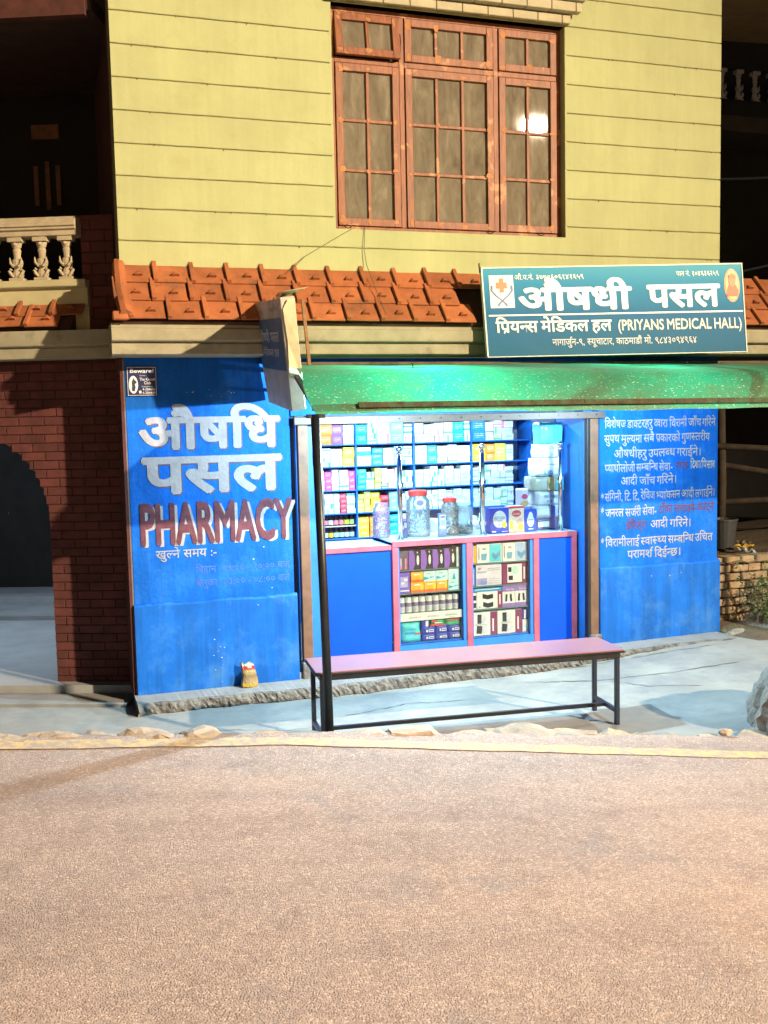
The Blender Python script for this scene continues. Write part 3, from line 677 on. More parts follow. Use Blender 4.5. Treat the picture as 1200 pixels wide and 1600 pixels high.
flat([(.048, 2.31), (.070, 2.305), (.078, 2.335), (.072, 2.36), (.086, 2.368), (.084, 2.38), (.070, 2.392), (.064, 2.408), (.058, 2.392), (.050, 2.375), (.052, 2.345)], P2, dg_, bw, 'dog_figure')
lettering('Courtesy :', .108, .160, 2.418, .010, Pb, wk, bw, latin=True)
lettering('The Kennel', .108, .222, 2.385, .021, Pb, wk, bw, bold=.02, latin=True)
lettering('Club', .140, .190, 2.358, .021, Pb, wk, bw, bold=.02, latin=True)
lettering('Telephone', .120, .206, 2.336, .009, Pb, wk, bw, latin=True)
lettering('4-284686', .126, .222, 2.312, .017, Pb, wk, bw, bold=.015, latin=True)
lettering('4-284419', .126, .222, 2.286, .017, Pb, wk, bw, bold=.015, latin=True)
flat(ell(.110, 2.30, .010, .012), Pb, wk, bw, 'telephone_mark')

# ---- shop room and its front
RX0, RX1, RY1, RZ0, RZ1 = 1.36, 4.75, 2.25, .05, 2.42
room = MB(); room.box(RX0-.1, RX0, .30, RY1, RZ0, RZ1); rm = room.build('shop_wall', M['blue_in'], house)
MB().box(RX1, RX1+.1, .30, RY1, RZ0, RZ1).build('shop_wall', M['blue_in'], house)
MB().box(RX0-.1, RX1+.1, RY1, RY1+.1, RZ0, RZ1).build('shop_wall', surf('shop_back_paint', (.55, .66, .72), .7, .08, 3), house)
MB().box(1.25, RX1+.1, -.02, RY1+.1, RZ0-.1, RZ0).build('shop_floor', M['ledge'], house)
MB().box(RX0-.1, RX1+.1, .02, RY1+.1, RZ1, RZ1+.1).build('shop_ceiling', surf('shop_ceiling_paint', (.70, .72, .72), .8, .05, 3), house)
MB().box(1.262, 3.985, .02, .28, 2.10, 2.55).build('shop_beam', M['blue'], house)
MB().box(3.905, 3.99, .10, .62, RZ0, 2.098).build('jamb', M['blue_in'], house, bevel=.004)
MB().box(1.395, 1.475, .06, .14, RZ0, 2.098).build('jamb', M['blue_in'], house, bevel=.004)
MB().box(1.262, 1.30, .10, .29, RZ0, 2.098).build('jamb', surf('dark_gap', (.02, .025, .04), .9), house)
MB().box(1.305, 1.385, -.015, .05, .10, 2.085).build('door_post', M['rust_post'], house, bevel=.004)
MB().box(3.905, 3.985, -.015, .05, .10, 2.085).build('door_post', M['rust_post'], house, bevel=.004)
MB().box(3.878, 3.904, -.012, .05, .10, 2.085).build('door_post', M['black_iron'], house, bevel=.003)
for x in (1.30, 3.90): MB().box(x-.01, x+.10, -.05, .06, -.02, .13).build('post_foot', M['ledge_edge'], house, bevel=.008)
rail = MB().box(1.27, 4.03, -.055, -.018, 2.028, 2.088).build('shutter_rail', M['shutter'], house, bevel=.004)
RV = MB().lathe([(.006, 0), (.006, .006)], (0, 0, 0), 6).mesh('rivet', M['black_iron'])
for k in range(15): link('rivet', RV, rail, Vector((1.42+k*.18, -.0555, 2.062))-OFF[house.name], (R(90), 0, 0))
MB().box(1.44, 1.49, .055, .0585, 1.70, 1.80).build('paper_sticker', M['white_plastic'], house)

# ------------------------------------------------------------------ brick house with arch and balcony at the left
BA = R(-22.5); BO = Vector((-.025, .42, 0)); BM = Matrix.Translation(BO) @ Matrix.Rotation(BA, 4, 'Z')
bh = empty('brick_house', BO, 'dark red brick house with arched porch and carved cement balcony', 'house', rot=(0, 0, BA), world=False)
def arch_x(z):
    """right edge of the arched opening at height z (None above it)"""
    if z < 1.3: return -.60
    if z >= 2.0: return None
    return -1.2 + .6*math.sqrt(max(0, 1-((z-1.3)/.70)**2))
# mortar body with the arch cut
prof = [(.01, -.1), (.01, 2.57), (-3.4, 2.57), (-3.4, -.1), (-1.8, -.1), (-1.8, 1.3)] + [(-1.2-.6*math.cos(t), 1.3+.7*math.sin(t)) for t in (math.pi*k/24 for k in range(1, 24))] + [(-.6, 1.3), (-.6, -.1)]
mb = MB(); n_ = len(prof); mb.add([(x, y, z) for y in (.008, .26) for x, z in prof], [tuple(range(n_)), tuple(range(n_, 2*n_))[::-1]] + [(k, (k+1) % n_, n_+(k+1) % n_, n_+k) for k in range(n_)])
bw_ = mb.build('wall', M['mortar_dark'], bh)
r_ = random.Random(21); ch = .0695; z = -.02; row = 0
while z < 2.5:
    zc = z+ch/2; L = .205; x = .0 - (L*.5 if row % 2 else 0)
    x = .008; first = True
    while x > -1.62:
        w = L*.5 if (first and row % 2) else L; first = False
        xa, xb = x-w+.004, x-.004; ax = arch_x(z+.01) if z < 2.0 else None
        lim = arch_x(max(z, 0))
        if lim is not None:
            lim2 = arch_x(z+ch*.5)
            if lim2 is None: lim2 = -1.62
            if xb < lim2+.01: break
            xa = max(xa, lim2)
        if xb-xa > .02: MB().box(xa, xb, .0-r_.uniform(0, .002), .02, z+.004, z+ch-.004).build('brick', M['brick_dark'], bw_, bevel=.002)
        x -= w
    z += ch; row += 1
# return of the wall beside the blue house front
ret = MB().box(-.032, -.013, .0, .40, 0, 2.57).build('side_return', M['mortar_dark']); ret.parent = bh; ret.matrix_parent_inverse = BM.inverted()
z = .9; row = 0
while z < 2.5:
    for (y0, y1) in (((.03, .22), (.228, .395)) if row % 2 else ((.02, .12), (.128, .32), (.328, .395))):
        o = MB().box(-.036, -.03, y0, y1, z+.004, z+ch-.004).build('brick', M['brick_dark']); o.parent = ret
    z += ch; row += 1
# fascia, tiles, balcony
MB().extr([(.0, 2.573), (-.12, 2.573), (-.145, 2.58), (-.145, 2.655), (-.135, 2.66), (-.135, 2.668), (-.17, 2.672), (-.175, 2.68), (-.175, 2.79), (.0, 2.79)], -3.4, .03).build('fascia', M['fascia'], bh, bevel=.003)
sk = MB().extr([(-.01, 2.792), (-.15, 2.795), (-.02, 2.96)], -3.4, -.30).build('skirt_roof', M['deck'], bh)
tiles(-1.72, -.40, sk, Vector((0, 0, 0)), rows=2, e0=Vector((0, -.19, 2.812)), pitch=.105, seed=5, w=.268)
MB().box(-3.4, -.19, -.02, .3, 2.792, 2.985).build('balcony_slab', M['cream'], bh)
MB().extr([(0, 2.987), (-.055, 2.987), (-.055, 3.12), (-.095, 3.128), (-.10, 3.135), (-.10, 3.182), (.2, 3.182), (.2, 2.987)], -3.4, -.185).build('balcony_beam', M['cream'], bh, bevel=.003)
MB().extr([(.06, 3.515), (-.105, 3.515), (-.105, 3.555), (-.125, 3.560), (-.125, 3.578), (-.14, 3.582), (-.14, 3.605), (-.125, 3.610), (-.125, 3.635), (-.10, 3.64), (-.10, 3.655), (.06, 3.66)], -3.4, -.235).build('balcony_rail', M['stone_cream'], bh, bevel=.002)
def baluster():
    mb = MB(); s_ = .033
    mb.box(-.055, .055, -.045, .045, 0, .022); mb.cm = 0
    mb.add([(a_*s1, b_, c_) for s1 in (1,) for (a_, c_) in () for b_ in ()], [])
    mb.lathe([(.040, .022), (.048, .05), (.034, .085), (.024, .095), (.040, .115), (.046, .145), (.040, .165), (.026, .172), (.030, .21), (.034, .235), (.027, .25), (.034, .256), (.042, .285), (.044, .296)], (0, 0, 0), 12, .8)
    for sgn in (-1, 1):
        mb.tube([(sgn*.022, -.03, .03), (sgn*.044, -.03, .055), (sgn*.056, -.03, .078), (sgn*.046, -.03, .092), (sgn*.034, -.03, .082)], [.012, .014, .013, .010, .007], 6)   # scroll leaves
        mb.tube([(sgn*.018, -.034, .11), (sgn*.042, -.034, .135), (sgn*.046, -.034, .178)], [.012, .011, .004], 6)
    mb.lathe([(.0, -.012), (.014, -.006), (.016, .004), (.008, .014)], (0, -.034, .275), 8)
    mb.box(-.055, .055, -.045, .045, .297, .333)
    return mb.mesh('baluster', M['stone_cream'], smooth=False)
BAL = baluster()
for k in range(9): link('baluster', BAL, bh, (-.335-.198*k, -.05, 3.182))
pil = MB().box(-.245, .02, .012, .30, 2.60, 3.64).build('pillar', M['mortar_dark'], bh)
z = 2.80; row = 0
while z < 3.6:
    xs_ = [-.245, -.165, .02] if row % 2 else [-.245, -.05, .02]
    for a_, b_ in zip(xs_, xs_[1:]): MB().box(a_+.004, b_-.004, 0, .02, z+.004, z+.081).build('brick', M['brick_dark'], pil, bevel=.002)
    z += .085; row += 1
MB().box(-.26, .03, -.02, .30, 3.642, 3.675).build('pillar_cap', M['side'], bh, bevel=.004)
# behind the balcony: dark room wall with a lighter shutter and hanging strips
MB().box(-3.4, .0, 1.6, 1.7, 3.18, 6.2).build('balcony_back_wall', M['shed_dark'], bh)
MB().box(-3.4, .01, -.25, 1.7, 5.10, 5.2).build('balcony_ceiling', surf('brown_soffit', (.05, .026, .018), .9, .2, 5), bh)
MB().box(-3.4, -.03, -.28, -.2, 5.06, 5.24).build('eave_beam', M['side'], bh)
pm_ = surf('faded_brown_board', (.20, .10, .055), .9, .2, 9)
MB().box(-1.24, -.98, 1.575, 1.598, 4.70, 4.83).build('wall_plaque', pm_, bh, bevel=.003)
for x in (-1.215, -1.105, -1.005): MB().box(x-.022, x+.022, 1.575, 1.598, 4.06+(.04 if x != -1.105 else 0), 4.46+(0 if x != -1.105 else .04)).build('wall_slat', pm_, bh, bevel=.003)
# porch behind the arch
pf = surf('porch_floor_cement', (.34, .35, .36), .6, .12, 2, fine=60, bump=.2, dirt=(.24, .25, .26), dirt_at=(.55, .75))
MB().box(-3.4, .1, -.12, 2.55, -.13, .004).build('porch_floor', pf, bh)
MB().box(-3.4, .1, -.42, -.122, -.2, -.058).build('porch_step', M['ledge'], bh, bevel=.006)
MB().box(-3.4, .1, 2.55, 2.62, -.13, .05).build('porch_step', M['ledge'], bh)
MB().box(-3.4, .1, 2.62, 4.6, -.13, .03).build('porch_floor', pf, bh)
MB().box(-3.4, .1, 3.55, 3.75, .03, .09).build('porch_step', pf, bh)
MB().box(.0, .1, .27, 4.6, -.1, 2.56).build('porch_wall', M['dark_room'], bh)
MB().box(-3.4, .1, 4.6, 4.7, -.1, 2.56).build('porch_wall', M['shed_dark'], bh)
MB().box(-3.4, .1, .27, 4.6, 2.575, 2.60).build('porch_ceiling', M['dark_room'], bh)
lp = empty('porch_lamp', BM @ Vector((-1.9, 1.5, 2.5)), 'bare bulb under the ceiling of the arched porch, out of view', 'lamp')
lq = BM @ Vector((-1.9, 1.5, 2.42))
MB().lathe([(.02, .16), (.02, .07), (.03, .05), (.034, .02), (.022, -.01), (.004, -.015)][::-1], tuple(lq), 10).build('bulb', emit('cool_bulb', (.8, .9, 1), 4), lp, smooth=True)
L_ = bpy.data.lights.new('porch_light', 'POINT'); L_.energy = PORCH_W; L_.color = (.66, .84, 1.0); L_.shadow_soft_size = .05
o = bpy.data.objects.new('porch_light', L_); COL.objects.link(o); o.location = lq - Vector((0, 0, .12))

# ------------------------------------------------------------------ awning
aw = empty('awning', (3.8, 0, 2.1), 'curved green translucent awning sheet over the shop front, on a dark pipe post', 'awning')
AX0, AX1 = 1.0, 6.6
prof = [(.0, 2.505), (-.4, 2.475), (-.8, 2.445), (-1.15, 2.412), (-1.38, 2.385), (-1.50, 2.355), (-1.565, 2.31), (-1.61, 2.25), (-1.65, 2.19), (-1.68, 2.14), (-1.705, 2.088)]
xs = lin(AX0, AX1, 71); V = []; r_ = random.Random(2)
for x in xs:
    for i, (y, z) in enumerate(prof):
        V.append((x + (.03*math.sin(i*.7) if x == AX0 else 0), y, z + .004*math.sin(x*2.3+i*.4) + .0025*math.sin(x*9) + (.009*math.sin(x*.9) if i > 3 else 0) + (.004*math.sin(x*5.1) if i == 11 else 0)))
n_ = len(prof); F = [(i*n_+k, (i+1)*n_+k, (i+1)*n_+k+1, i*n_+k+1) for i in range(len(xs)-1) for k in range(n_-1)]
MB().add(V, F).build('sheet', M['awning'], aw, smooth=True)
MB().box(AX0+.02, AX1, -1.640, -1.605, 2.122, 2.160).build('purlin', M['rust_post'], aw)
MB().box(AX0+.02, AX1, -1.05, -1.01, 2.355, 2.400).build('purlin', M['rust_post'], aw)
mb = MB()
for xa_, xb_ in ((AX0+.30, 2.9), (2.9, 4.8), (4.8, AX1)):  # added strip: imitates the purlin's dark band seen through the backlit sheet
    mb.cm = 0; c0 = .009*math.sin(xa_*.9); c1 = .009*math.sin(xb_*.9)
    MB().add([(xa_, -1.694, 2.126+c0), (xa_, -1.682, 2.160+c0), (xa_, -1.700, 2.162+c0), (xa_, -1.712, 2.128+c0), (xb_-.004, -1.694, 2.126+c1), (xb_-.004, -1.682, 2.160+c1), (xb_-.004, -1.700, 2.162+c1), (xb_-.004, -1.712, 2.128+c1)], [(0, 1, 2, 3), (4, 7, 6, 5), (0, 4, 5, 1), (1, 5, 6, 2), (2, 6, 7, 3), (3, 7, 4, 0)]).build('purlin_shade_strip', surf('purlin_shade_brown', (.075, .06, .03), .9, .3, 14, fine=50, bump=.6, dirt=(.05, .11, .05), dirt_at=(.5, .65), dirt_scale=12), aw)
MB().box(AX0+.25, AX1, -.36, -.28, 2.476, 2.498).build('batten', M['wood_pole'], aw, bevel=.003)
for x in (1.06, 2.6, 4.2, 5.8): MB().bar((x, -.01, 2.455), (x, -1.0, 2.385), .03).bar((x, -1.0, 2.385), (x, -1.57, 2.13), .03).build('rafter', M['rust_post'], aw)
post = MB().tube([(1.045, -1.745, -.13), (1.03, -1.735, 1.0), (1.008, -1.725, 2.10)], .029, 12).build('post', M['black_iron'], aw, smooth=True)
MB().box(.96, 1.07, -1.74, -1.68, 2.075, 2.10).build('bracket', M['black_iron'], aw)
MB().tube([(6.4, -1.73, -.1), (6.4, -1.70, 2.1)], .029, 12).build('post', M['black_iron'], aw, smooth=True)
mb = MB(); r_ = random.Random(8)
for k in range(16): mb.lathe([(.007, 0), (.009, .004), (.003, .008)], (1.3+k*.32+jit(.05), -.55+jit(.1), 2.470), 6)
tag(mb.build('nail_heads', M['rust_post'], aw), kind='stuff')
# the stick that props the side sign
MB().bar((1.225, -.62, 2.925), (1.262, -.62, 2.462), .022).build('prop_stick', surf('brown_stick', (.30, .15, .07), .8, .2, 20), aw)
# LED bulbs hung under the awning
led_m = emit('led_glow', (.85, .95, 1), 6)
for q, pw, lab in ((AWNING_LED, AWNING_W, 'white LED bulb under the left half of the green awning'), (AWNING_LED2, AWNING_W2, 'white LED bulb under the right half of the green awning')):
    ld = empty('awning_lamp', q + Vector((0, 0, .2)), lab + ', hidden by its front edge', 'lamp', 'bulbs under the awning')
    MB().tube([q+Vector((0, 0, .20)), q+Vector((.004, 0, .16)), q+Vector((0, 0, .12))], .004, 5).build('cord', M['black_iron'], ld)
    MB().lathe([(.0, .12), (.022, .118), (.024, .07), (.02, .065)][::-1], tuple(q), 10).build('socket', M['white_plastic'], ld, smooth=True)
    MB().lathe([(.002, -.045), (.022, -.038), (.034, -.015), (.036, .01), (.026, .045), (.018, .064)], tuple(q), 12).build('bulb', led_m, ld, smooth=True)
    L_ = bpy.data.lights.new('awning_light', 'POINT'); L_.energy = pw; L_.color = LED_COL; L_.shadow_soft_size = .014
    o = bpy.data.objects.new('awning_light', L_); COL.objects.link(o); o.location = q + Vector((0, 0, -.085))

# ------------------------------------------------------------------ main sign board
def frame4(p00, p10, p11, p01):
    """bilinear frame on a board from its corners, u and v in 0..1, d outwards"""
    p00, p10, p11, p01 = map(Vector, (p00, p10, p11, p01)); nrm = (p10-p00).cross(p01-p00).normalized()
    def f(u, v, d=0): return (p00*(1-u)*(1-v)+p10*u*(1-v)+p11*u*v+p01*(1-u)*v) + nrm*d
    return f
S00, S10, S11, S01 = (2.768, -.42, 2.530), (5.04, -.62, 2.560), (5.015, -.57, 3.292), (2.742, -.37, 3.226)
sf = frame4(S00, S10, S11, S01); sw, shh = 2.28, .71
sg = empty('shop_sign', sf(.5, 0, -.04), 'wide blue shop sign board with large white lettering and orange cross, above awning', 'sign')
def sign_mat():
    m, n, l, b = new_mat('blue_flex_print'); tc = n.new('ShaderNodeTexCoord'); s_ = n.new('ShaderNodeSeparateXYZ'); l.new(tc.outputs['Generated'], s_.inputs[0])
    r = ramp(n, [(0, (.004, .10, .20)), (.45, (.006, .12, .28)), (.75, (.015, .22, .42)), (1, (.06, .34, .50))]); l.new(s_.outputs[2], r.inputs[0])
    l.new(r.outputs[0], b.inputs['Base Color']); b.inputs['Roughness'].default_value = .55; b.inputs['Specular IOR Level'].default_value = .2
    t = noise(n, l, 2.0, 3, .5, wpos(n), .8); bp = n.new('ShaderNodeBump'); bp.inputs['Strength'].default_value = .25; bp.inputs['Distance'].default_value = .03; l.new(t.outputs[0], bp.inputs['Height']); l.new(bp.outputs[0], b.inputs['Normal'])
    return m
SMt = sign_mat()
def slab(f, u0, u1, v0, v1, d0, d1): 
    mb = MB(); mb.add([f(u, v, d) for u in (u0, u1) for v in (v0, v1) for d in (d0, d1)], [(0, 1, 3, 2), (4, 6, 7, 5), (0, 4, 5, 1), (2, 3, 7, 6), (0, 2, 6, 4), (1, 5, 7, 3)]); return mb
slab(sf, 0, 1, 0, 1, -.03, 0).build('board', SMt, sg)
fm = plain('pale_flex_edge', (.62, .66, .62), .5)
for (u0, u1, v0, v1) in ((-.003, 1.003, .992, 1.008), (-.003, 1.003, -.006, .003), (-.004, .001, .003, .992), (.999, 1.003, .003, .992)): slab(sf, u0, u1, v0, v1, -.035, .005).build('frame', fm, sg)
MB().tube([sf(-.004, .95, -.02), sf(-.006, 1.06, -.02)], .008, 6).build('frame_pin', M['rust_post'], sg)
def on_sign(lift): return lambda u, v, d: sf(u, v, lift+d)
SG = on_sign(.003); wsg = plain('sign_white_print', (.80, .80, .74), .4); dim = plain('sign_shaded_print', (.44, .50, .52), .4)  # greyer twin of the white print: shade on the lower lines, coloured in
def sign_text(s, u0, u1, v0, hv, mat, **k): lettering(s, u0, u1, v0, hv, SG, mat, sg, **k)
lettering('औ.प.नं. ३७७०६०६१४१६५९', .115, .375, .862, .05, SG, wsg, sg, bold=.01)
lettering('पान नं. १०४६३६२५९', .735, .905, .872, .05, SG, wsg, sg, bold=.01)
lettering('औषधी', .125, .548, .520, .235, SG, wsg, sg, bold=.034, n=7)
lettering('पसल', .618, .900, .530, .235, SG, wsg, sg, bold=.034, n=7)
flat(rect(.012, .995, .455, .472), SG, wsg, sg, 'divider')
lettering('िप<य^नस मेिडकल हल', .035, .468, .272, .118, SG, wsg, sg, bold=.022, n=5, space=.22)
lettering('(PRIYANS MEDICAL HALL)', .492, .988, .272, .118, SG, dim, sg, bold=.025, n=5, latin=True, space=.22)
lettering('नागाजु>न-९, ^सयूचाटार, काठमाडौं मो. ९८४३०९४९६४', .240, .800, .115, .068, SG, dim, sg, bold=.014, n=3)
flat(rect(.022, .110, .548, .915), SG, wsg, sg, 'emblem_panel')
S2 = on_sign(.0055); orng = plain('emblem_orange', (.50, .13, .012), .4); nav = plain('emblem_blue', (.03, .10, .30), .4)
for a_ in (rect(.058, .074, .72, .88), rect(.046, .058, .765, .835), rect(.074, .086, .765, .835)): flat(a_, S2, orng, sg, 'cross')
for s_ in (-1, 1):
    mb = MB(); pts = [(.066+s_*.036, .80), (.066+s_*.037, .74), (.066+s_*.024, .69), (.066+s_*.006, .645), (.066-s_*.010, .60), (.066-s_*.016, .57)]
    S3 = on_sign(.0055+(.001 if s_ > 0 else 0))
    for a_, b_ in zip(pts, pts[1:]): mb.poly([S3(a_[0]-.004, a_[1], 0), S3(a_[0]+.004, a_[1], 0), S3(b_[0]+.004, b_[1], 0), S3(b_[0]-.004, b_[1], 0)])
    mb.build('emblem_arm', nav, sg)
flat(ell(.956, .755, .032, .19, 28), SG, plain('portrait_orange', (.50, .17, .015), .4), sg, 'portrait_oval')
flat(ell(.956, .755, .027, .165, 28), S2, plain('portrait_glow', (.55, .33, .05), .4), sg, 'portrait_glow')
S4 = on_sign(.008); S5 = on_sign(.010)
flat([(.934, .63), (.978, .63), (.980, .70), (.970, .76), (.942, .76), (.934, .70)], S4, plain('portrait_robe', (.50, .12, .04), .5), sg, 'portrait_robe')
flat(ell(.956, .80, .0135, .062, 16), S5, plain('portrait_skin', (.45, .22, .11), .5), sg, 'portrait_face')
flat([(.940, .80), (.942, .87), (.956, .892), (.970, .87), (.972, .80), (.968, .845), (.956, .855), (.944, .845)], on_sign(.012), plain('portrait_scarf', (.62, .20, .06), .5), sg, 'portrait_scarf')
for u in (.12, .5, .88): MB().bar(sf(u, .2, -.031), Vector(sf(u, .2, -.031))+Vector((0, .28, .12)), .03).build('stay', M['rust_post'], sg)

# ------------------------------------------------------------------ old side sign (light box at right angles to the wall)
bx = frame4((1.062, -.115, 2.205), (1.03, -1.01, 2.125), (.94, -1.14, 2.877), (.952, -.118, 2.950))
bs_ = empty('projecting_sign', bx(.5, 0, -.05), 'weathered box sign hanging side-on at left end of awning, torn cover', 'sign')
grey_print = surf('sun_bleached_print', (.50, .47, .43), .6, .12, 6, fine=40, bump=.15, dirt=(.20, .19, .18), dirt_at=(.55, .7), dirt_scale=7)
slab(bx, 0, 1, 0, 1, -.10, 0).build('box', grey_print, bs_, bevel=.004)
bp_ = surf('bleached_blue_print', (.09, .16, .28), .5, .2, 7, dirt=(.24, .29, .36), dirt_at=(.6, .75), dirt_scale=9)
def on_box(lift): return lambda u, v, d: bx(u, v, lift+d)
flat(rect(.02, .97, .36, .83), on_box(.003), bp_, bs_, 'printed_panel')
wf = plain('bleached_white', (.60, .60, .60), .6)
lettering('औषधी पसल', .14, .84, .62, .085, on_box(.006), wf, bs_, bold=.02)
lettering('मेिडकल हल', .20, .80, .49, .06, on_box(.006), wf, bs_, bold=.02)
lettering('रिज.नं.', .06, .36, .88, .035, on_box(.003), plain('bleached_dark', (.13, .12, .12), .6), bs_)
lettering('पान नं.', .62, .92, .89, .035, on_box(.003), plain('bleached_dark', (.13, .12, .12), .6), bs_)
tm = surf('torn_flex', (.66, .55, .36), .7, .1, 9, fine=30, bump=.3)
e0, e1 = Vector(bx(1.0, .0, -.05)), Vector(bx(1.0, 1.0, -.05))
MB().add([bx(1.003, 0, -.095), bx(1.003, .0, -.004), bx(1.003, .36, -.004), bx(1.003, .36, -.095)], [(0, 1, 2, 3)]).build('edge_panel', plain('edge_white', (.72, .73, .72), .5), bs_)
MB().add([bx(1.006, .3, -.09), bx(1.02, .32, -.006), bx(1.016, .62, -.02), bx(1.01, .9, -.01), bx(1.02, .98, -.05), bx(1.008, .98, -.1), bx(1.03, .6, -.09)], [(0, 1, 2, 6), (6, 2, 3, 5), (3, 4, 5)]).build('torn_strip', tm, bs_)
MB().add([bx(.80, 1.004, -.005), bx(1.0, 1.004, -.005), bx(1.03, 1.05, -.02), bx(1.06, 1.045, -.16), bx(1.03, 1.06, -.20), bx(.94, 1.03, -.12), bx(.82, 1.01, -.10)], [(0, 1, 2, 6), (2, 3, 4, 5), (2, 5, 6)]).build('torn_flap', tm, bs_)
MB().tube([bx(.05, 1.0, -.05), bx(.04, 1.04, -.05), bx(.08, 1.05, -.05)], .012, 6).build('hook', M['black_iron'], bs_)
for v in (.12, .85): MB().bar(bx(.02, v, -.05), (bx(.02, v, -.05).x, .01 if v < .5 else -.262, bx(.02, v, -.05).z), .024).build('wall_arm', M['black_iron'], bs_)

# ------------------------------------------------------------------ shelving and the medicine cartons
SY0, SY1 = 1.90, 2.22
SZ = [.878, 1.130, 1.362, 1.599, 1.816, 2.06]
SX = [1.74, 2.357, 2.973, 3.61, 4.287]
su = empty('shelf_unit', (3.0, 2.06, .05), 'blue wall of open medicine shelves behind the counter', 'shelves')
MB().box(SX[0]-.02, SX[-1]+.02, SY1+.002, SY1+.02, .06, 2.30).build('back_panel', plain('pale_back_board', (.42, .50, .55), .7), su)
for z in SZ: MB().box(SX[0]-.015, SX[-1]+.015, SY0, SY1, z-.012, z).build('shelf', M['blue_in'], su, bevel=.002)
MB().box(SX[0]-.015, SX[-1]+.015, SY0, SY1, .45, .47).build('shelf', M['blue_in'], su)
for x in SX:
    for z0, z1 in zip(SZ, SZ[1:]): MB().box(x-.008, x+.008, SY0+.003, SY1, z0+.0015, z1-.0175).build('divider', M['blue_in'], su)
    MB().box(x-.008, x+.008, SY0+.003, SY1, .06, SZ[0]-.018).build('divider', M['blue_in'], su)
MB().box(SX[0]+.01, SX[1]-.01, SY0+.02, SY1, .995, 1.005).build('bottle_shelf', plain('cream_board', (.62, .58, .48), .6), su)
unit = MB().box(-.5, .5, -.5, .5, 0, 1).mesh('medicine_carton', M['carton'])
PAL = {'white': (.55, .62, .72, 0), 'pale blue': (.45, .68, .80, 0), 'blue striped white': (.03, .28, .70, 0), 'teal striped white': (.02, .50, .55, 0), 'grey striped white': (.35, .38, .42, 0), 'pink striped white': (.75, .25, .38, 0), 'green striped white': (.12, .50, .22, 0),
       'orange': (.85, .30, .06, 1), 'purple': (.28, .14, .55, 1), 'teal': (.01, .45, .50, 1), 'red': (.70, .06, .09, 1), 'yellow': (.85, .62, .04, 1), 'magenta': (.75, .08, .42, 1), 'blue': (.02, .24, .72, 1), 'light blue': (.22, .58, .82, 1), 'lime': (.58, .70, .10, 1), 'navy': (.03, .05, .30, 1), 'salmon': (.78, .38, .26, 1)}
BAY = ['leftmost bay', 'second bay', 'third bay', 'rightmost bay']; ROW = ['lowest shelf', 'fourth shelf', 'third shelf', 'second shelf', 'top shelf']
def carton(x, w, y, d, z, h, colour, where, rz=0, size=''):
    o = link('medicine_carton', unit, None, (x, y, z), (0, 0, rz), (w, d, h)); o.color = PAL[colour]
    lab = f'{colour} medicine carton on {where}'
    return tag(o, lab, 'carton', 'medicine cartons on the shelves')
# stacks of a special colour where the photograph shows them: (bay, row, fraction) -> colour
SPEC = {(0, 4): [(.30, 'orange'), (.46, 'orange'), (.68, 'purple')], (1, 4): [(.10, 'teal'), (.62, 'light blue')], (2, 4): [(.52, 'red'), (.80, 'teal')], (3, 4): [(.12, 'blue'), (.70, 'red'), (.78, 'purple')],
        (0, 3): [(.85, 'yellow')], (1, 3): [(.42, 'blue'), (.80, 'light blue')], (2, 3): [(.20, 'blue'), (.30, 'blue')], (3, 3): [(.06, 'yellow'), (.25, 'orange'), (.38, 'lime')],
        (0, 2): [(.52, 'magenta'), (.92, 'magenta')], (1, 2): [(.10, 'teal'), (.38, 'lime'), (.60, 'salmon')], (0, 1): [(.44, 'blue'), (.30, 'navy'), (.84, 'red')], (1, 1): [(.12, 'lime'), (.35, 'yellow'), (.42, 'red'), (.62, 'light blue')], (1, 0): [(.10, 'yellow'), (.25, 'orange'), (.55, 'teal')]}
COMMON = ['white', 'white', 'white', 'pale blue', 'pale blue', 'blue striped white', 'teal striped white', 'grey striped white', 'pink striped white', 'green striped white']
rc = random.Random(12); ncart = 0
ORD = ['first', 'second', 'third', 'fourth', 'fifth', 'sixth', 'seventh', 'eighth', 'ninth', 'tenth', 'eleventh', 'twelfth']; LEV = ['at the bottom', 'second up', 'third up', 'fourth up', 'fifth up', 'sixth up']
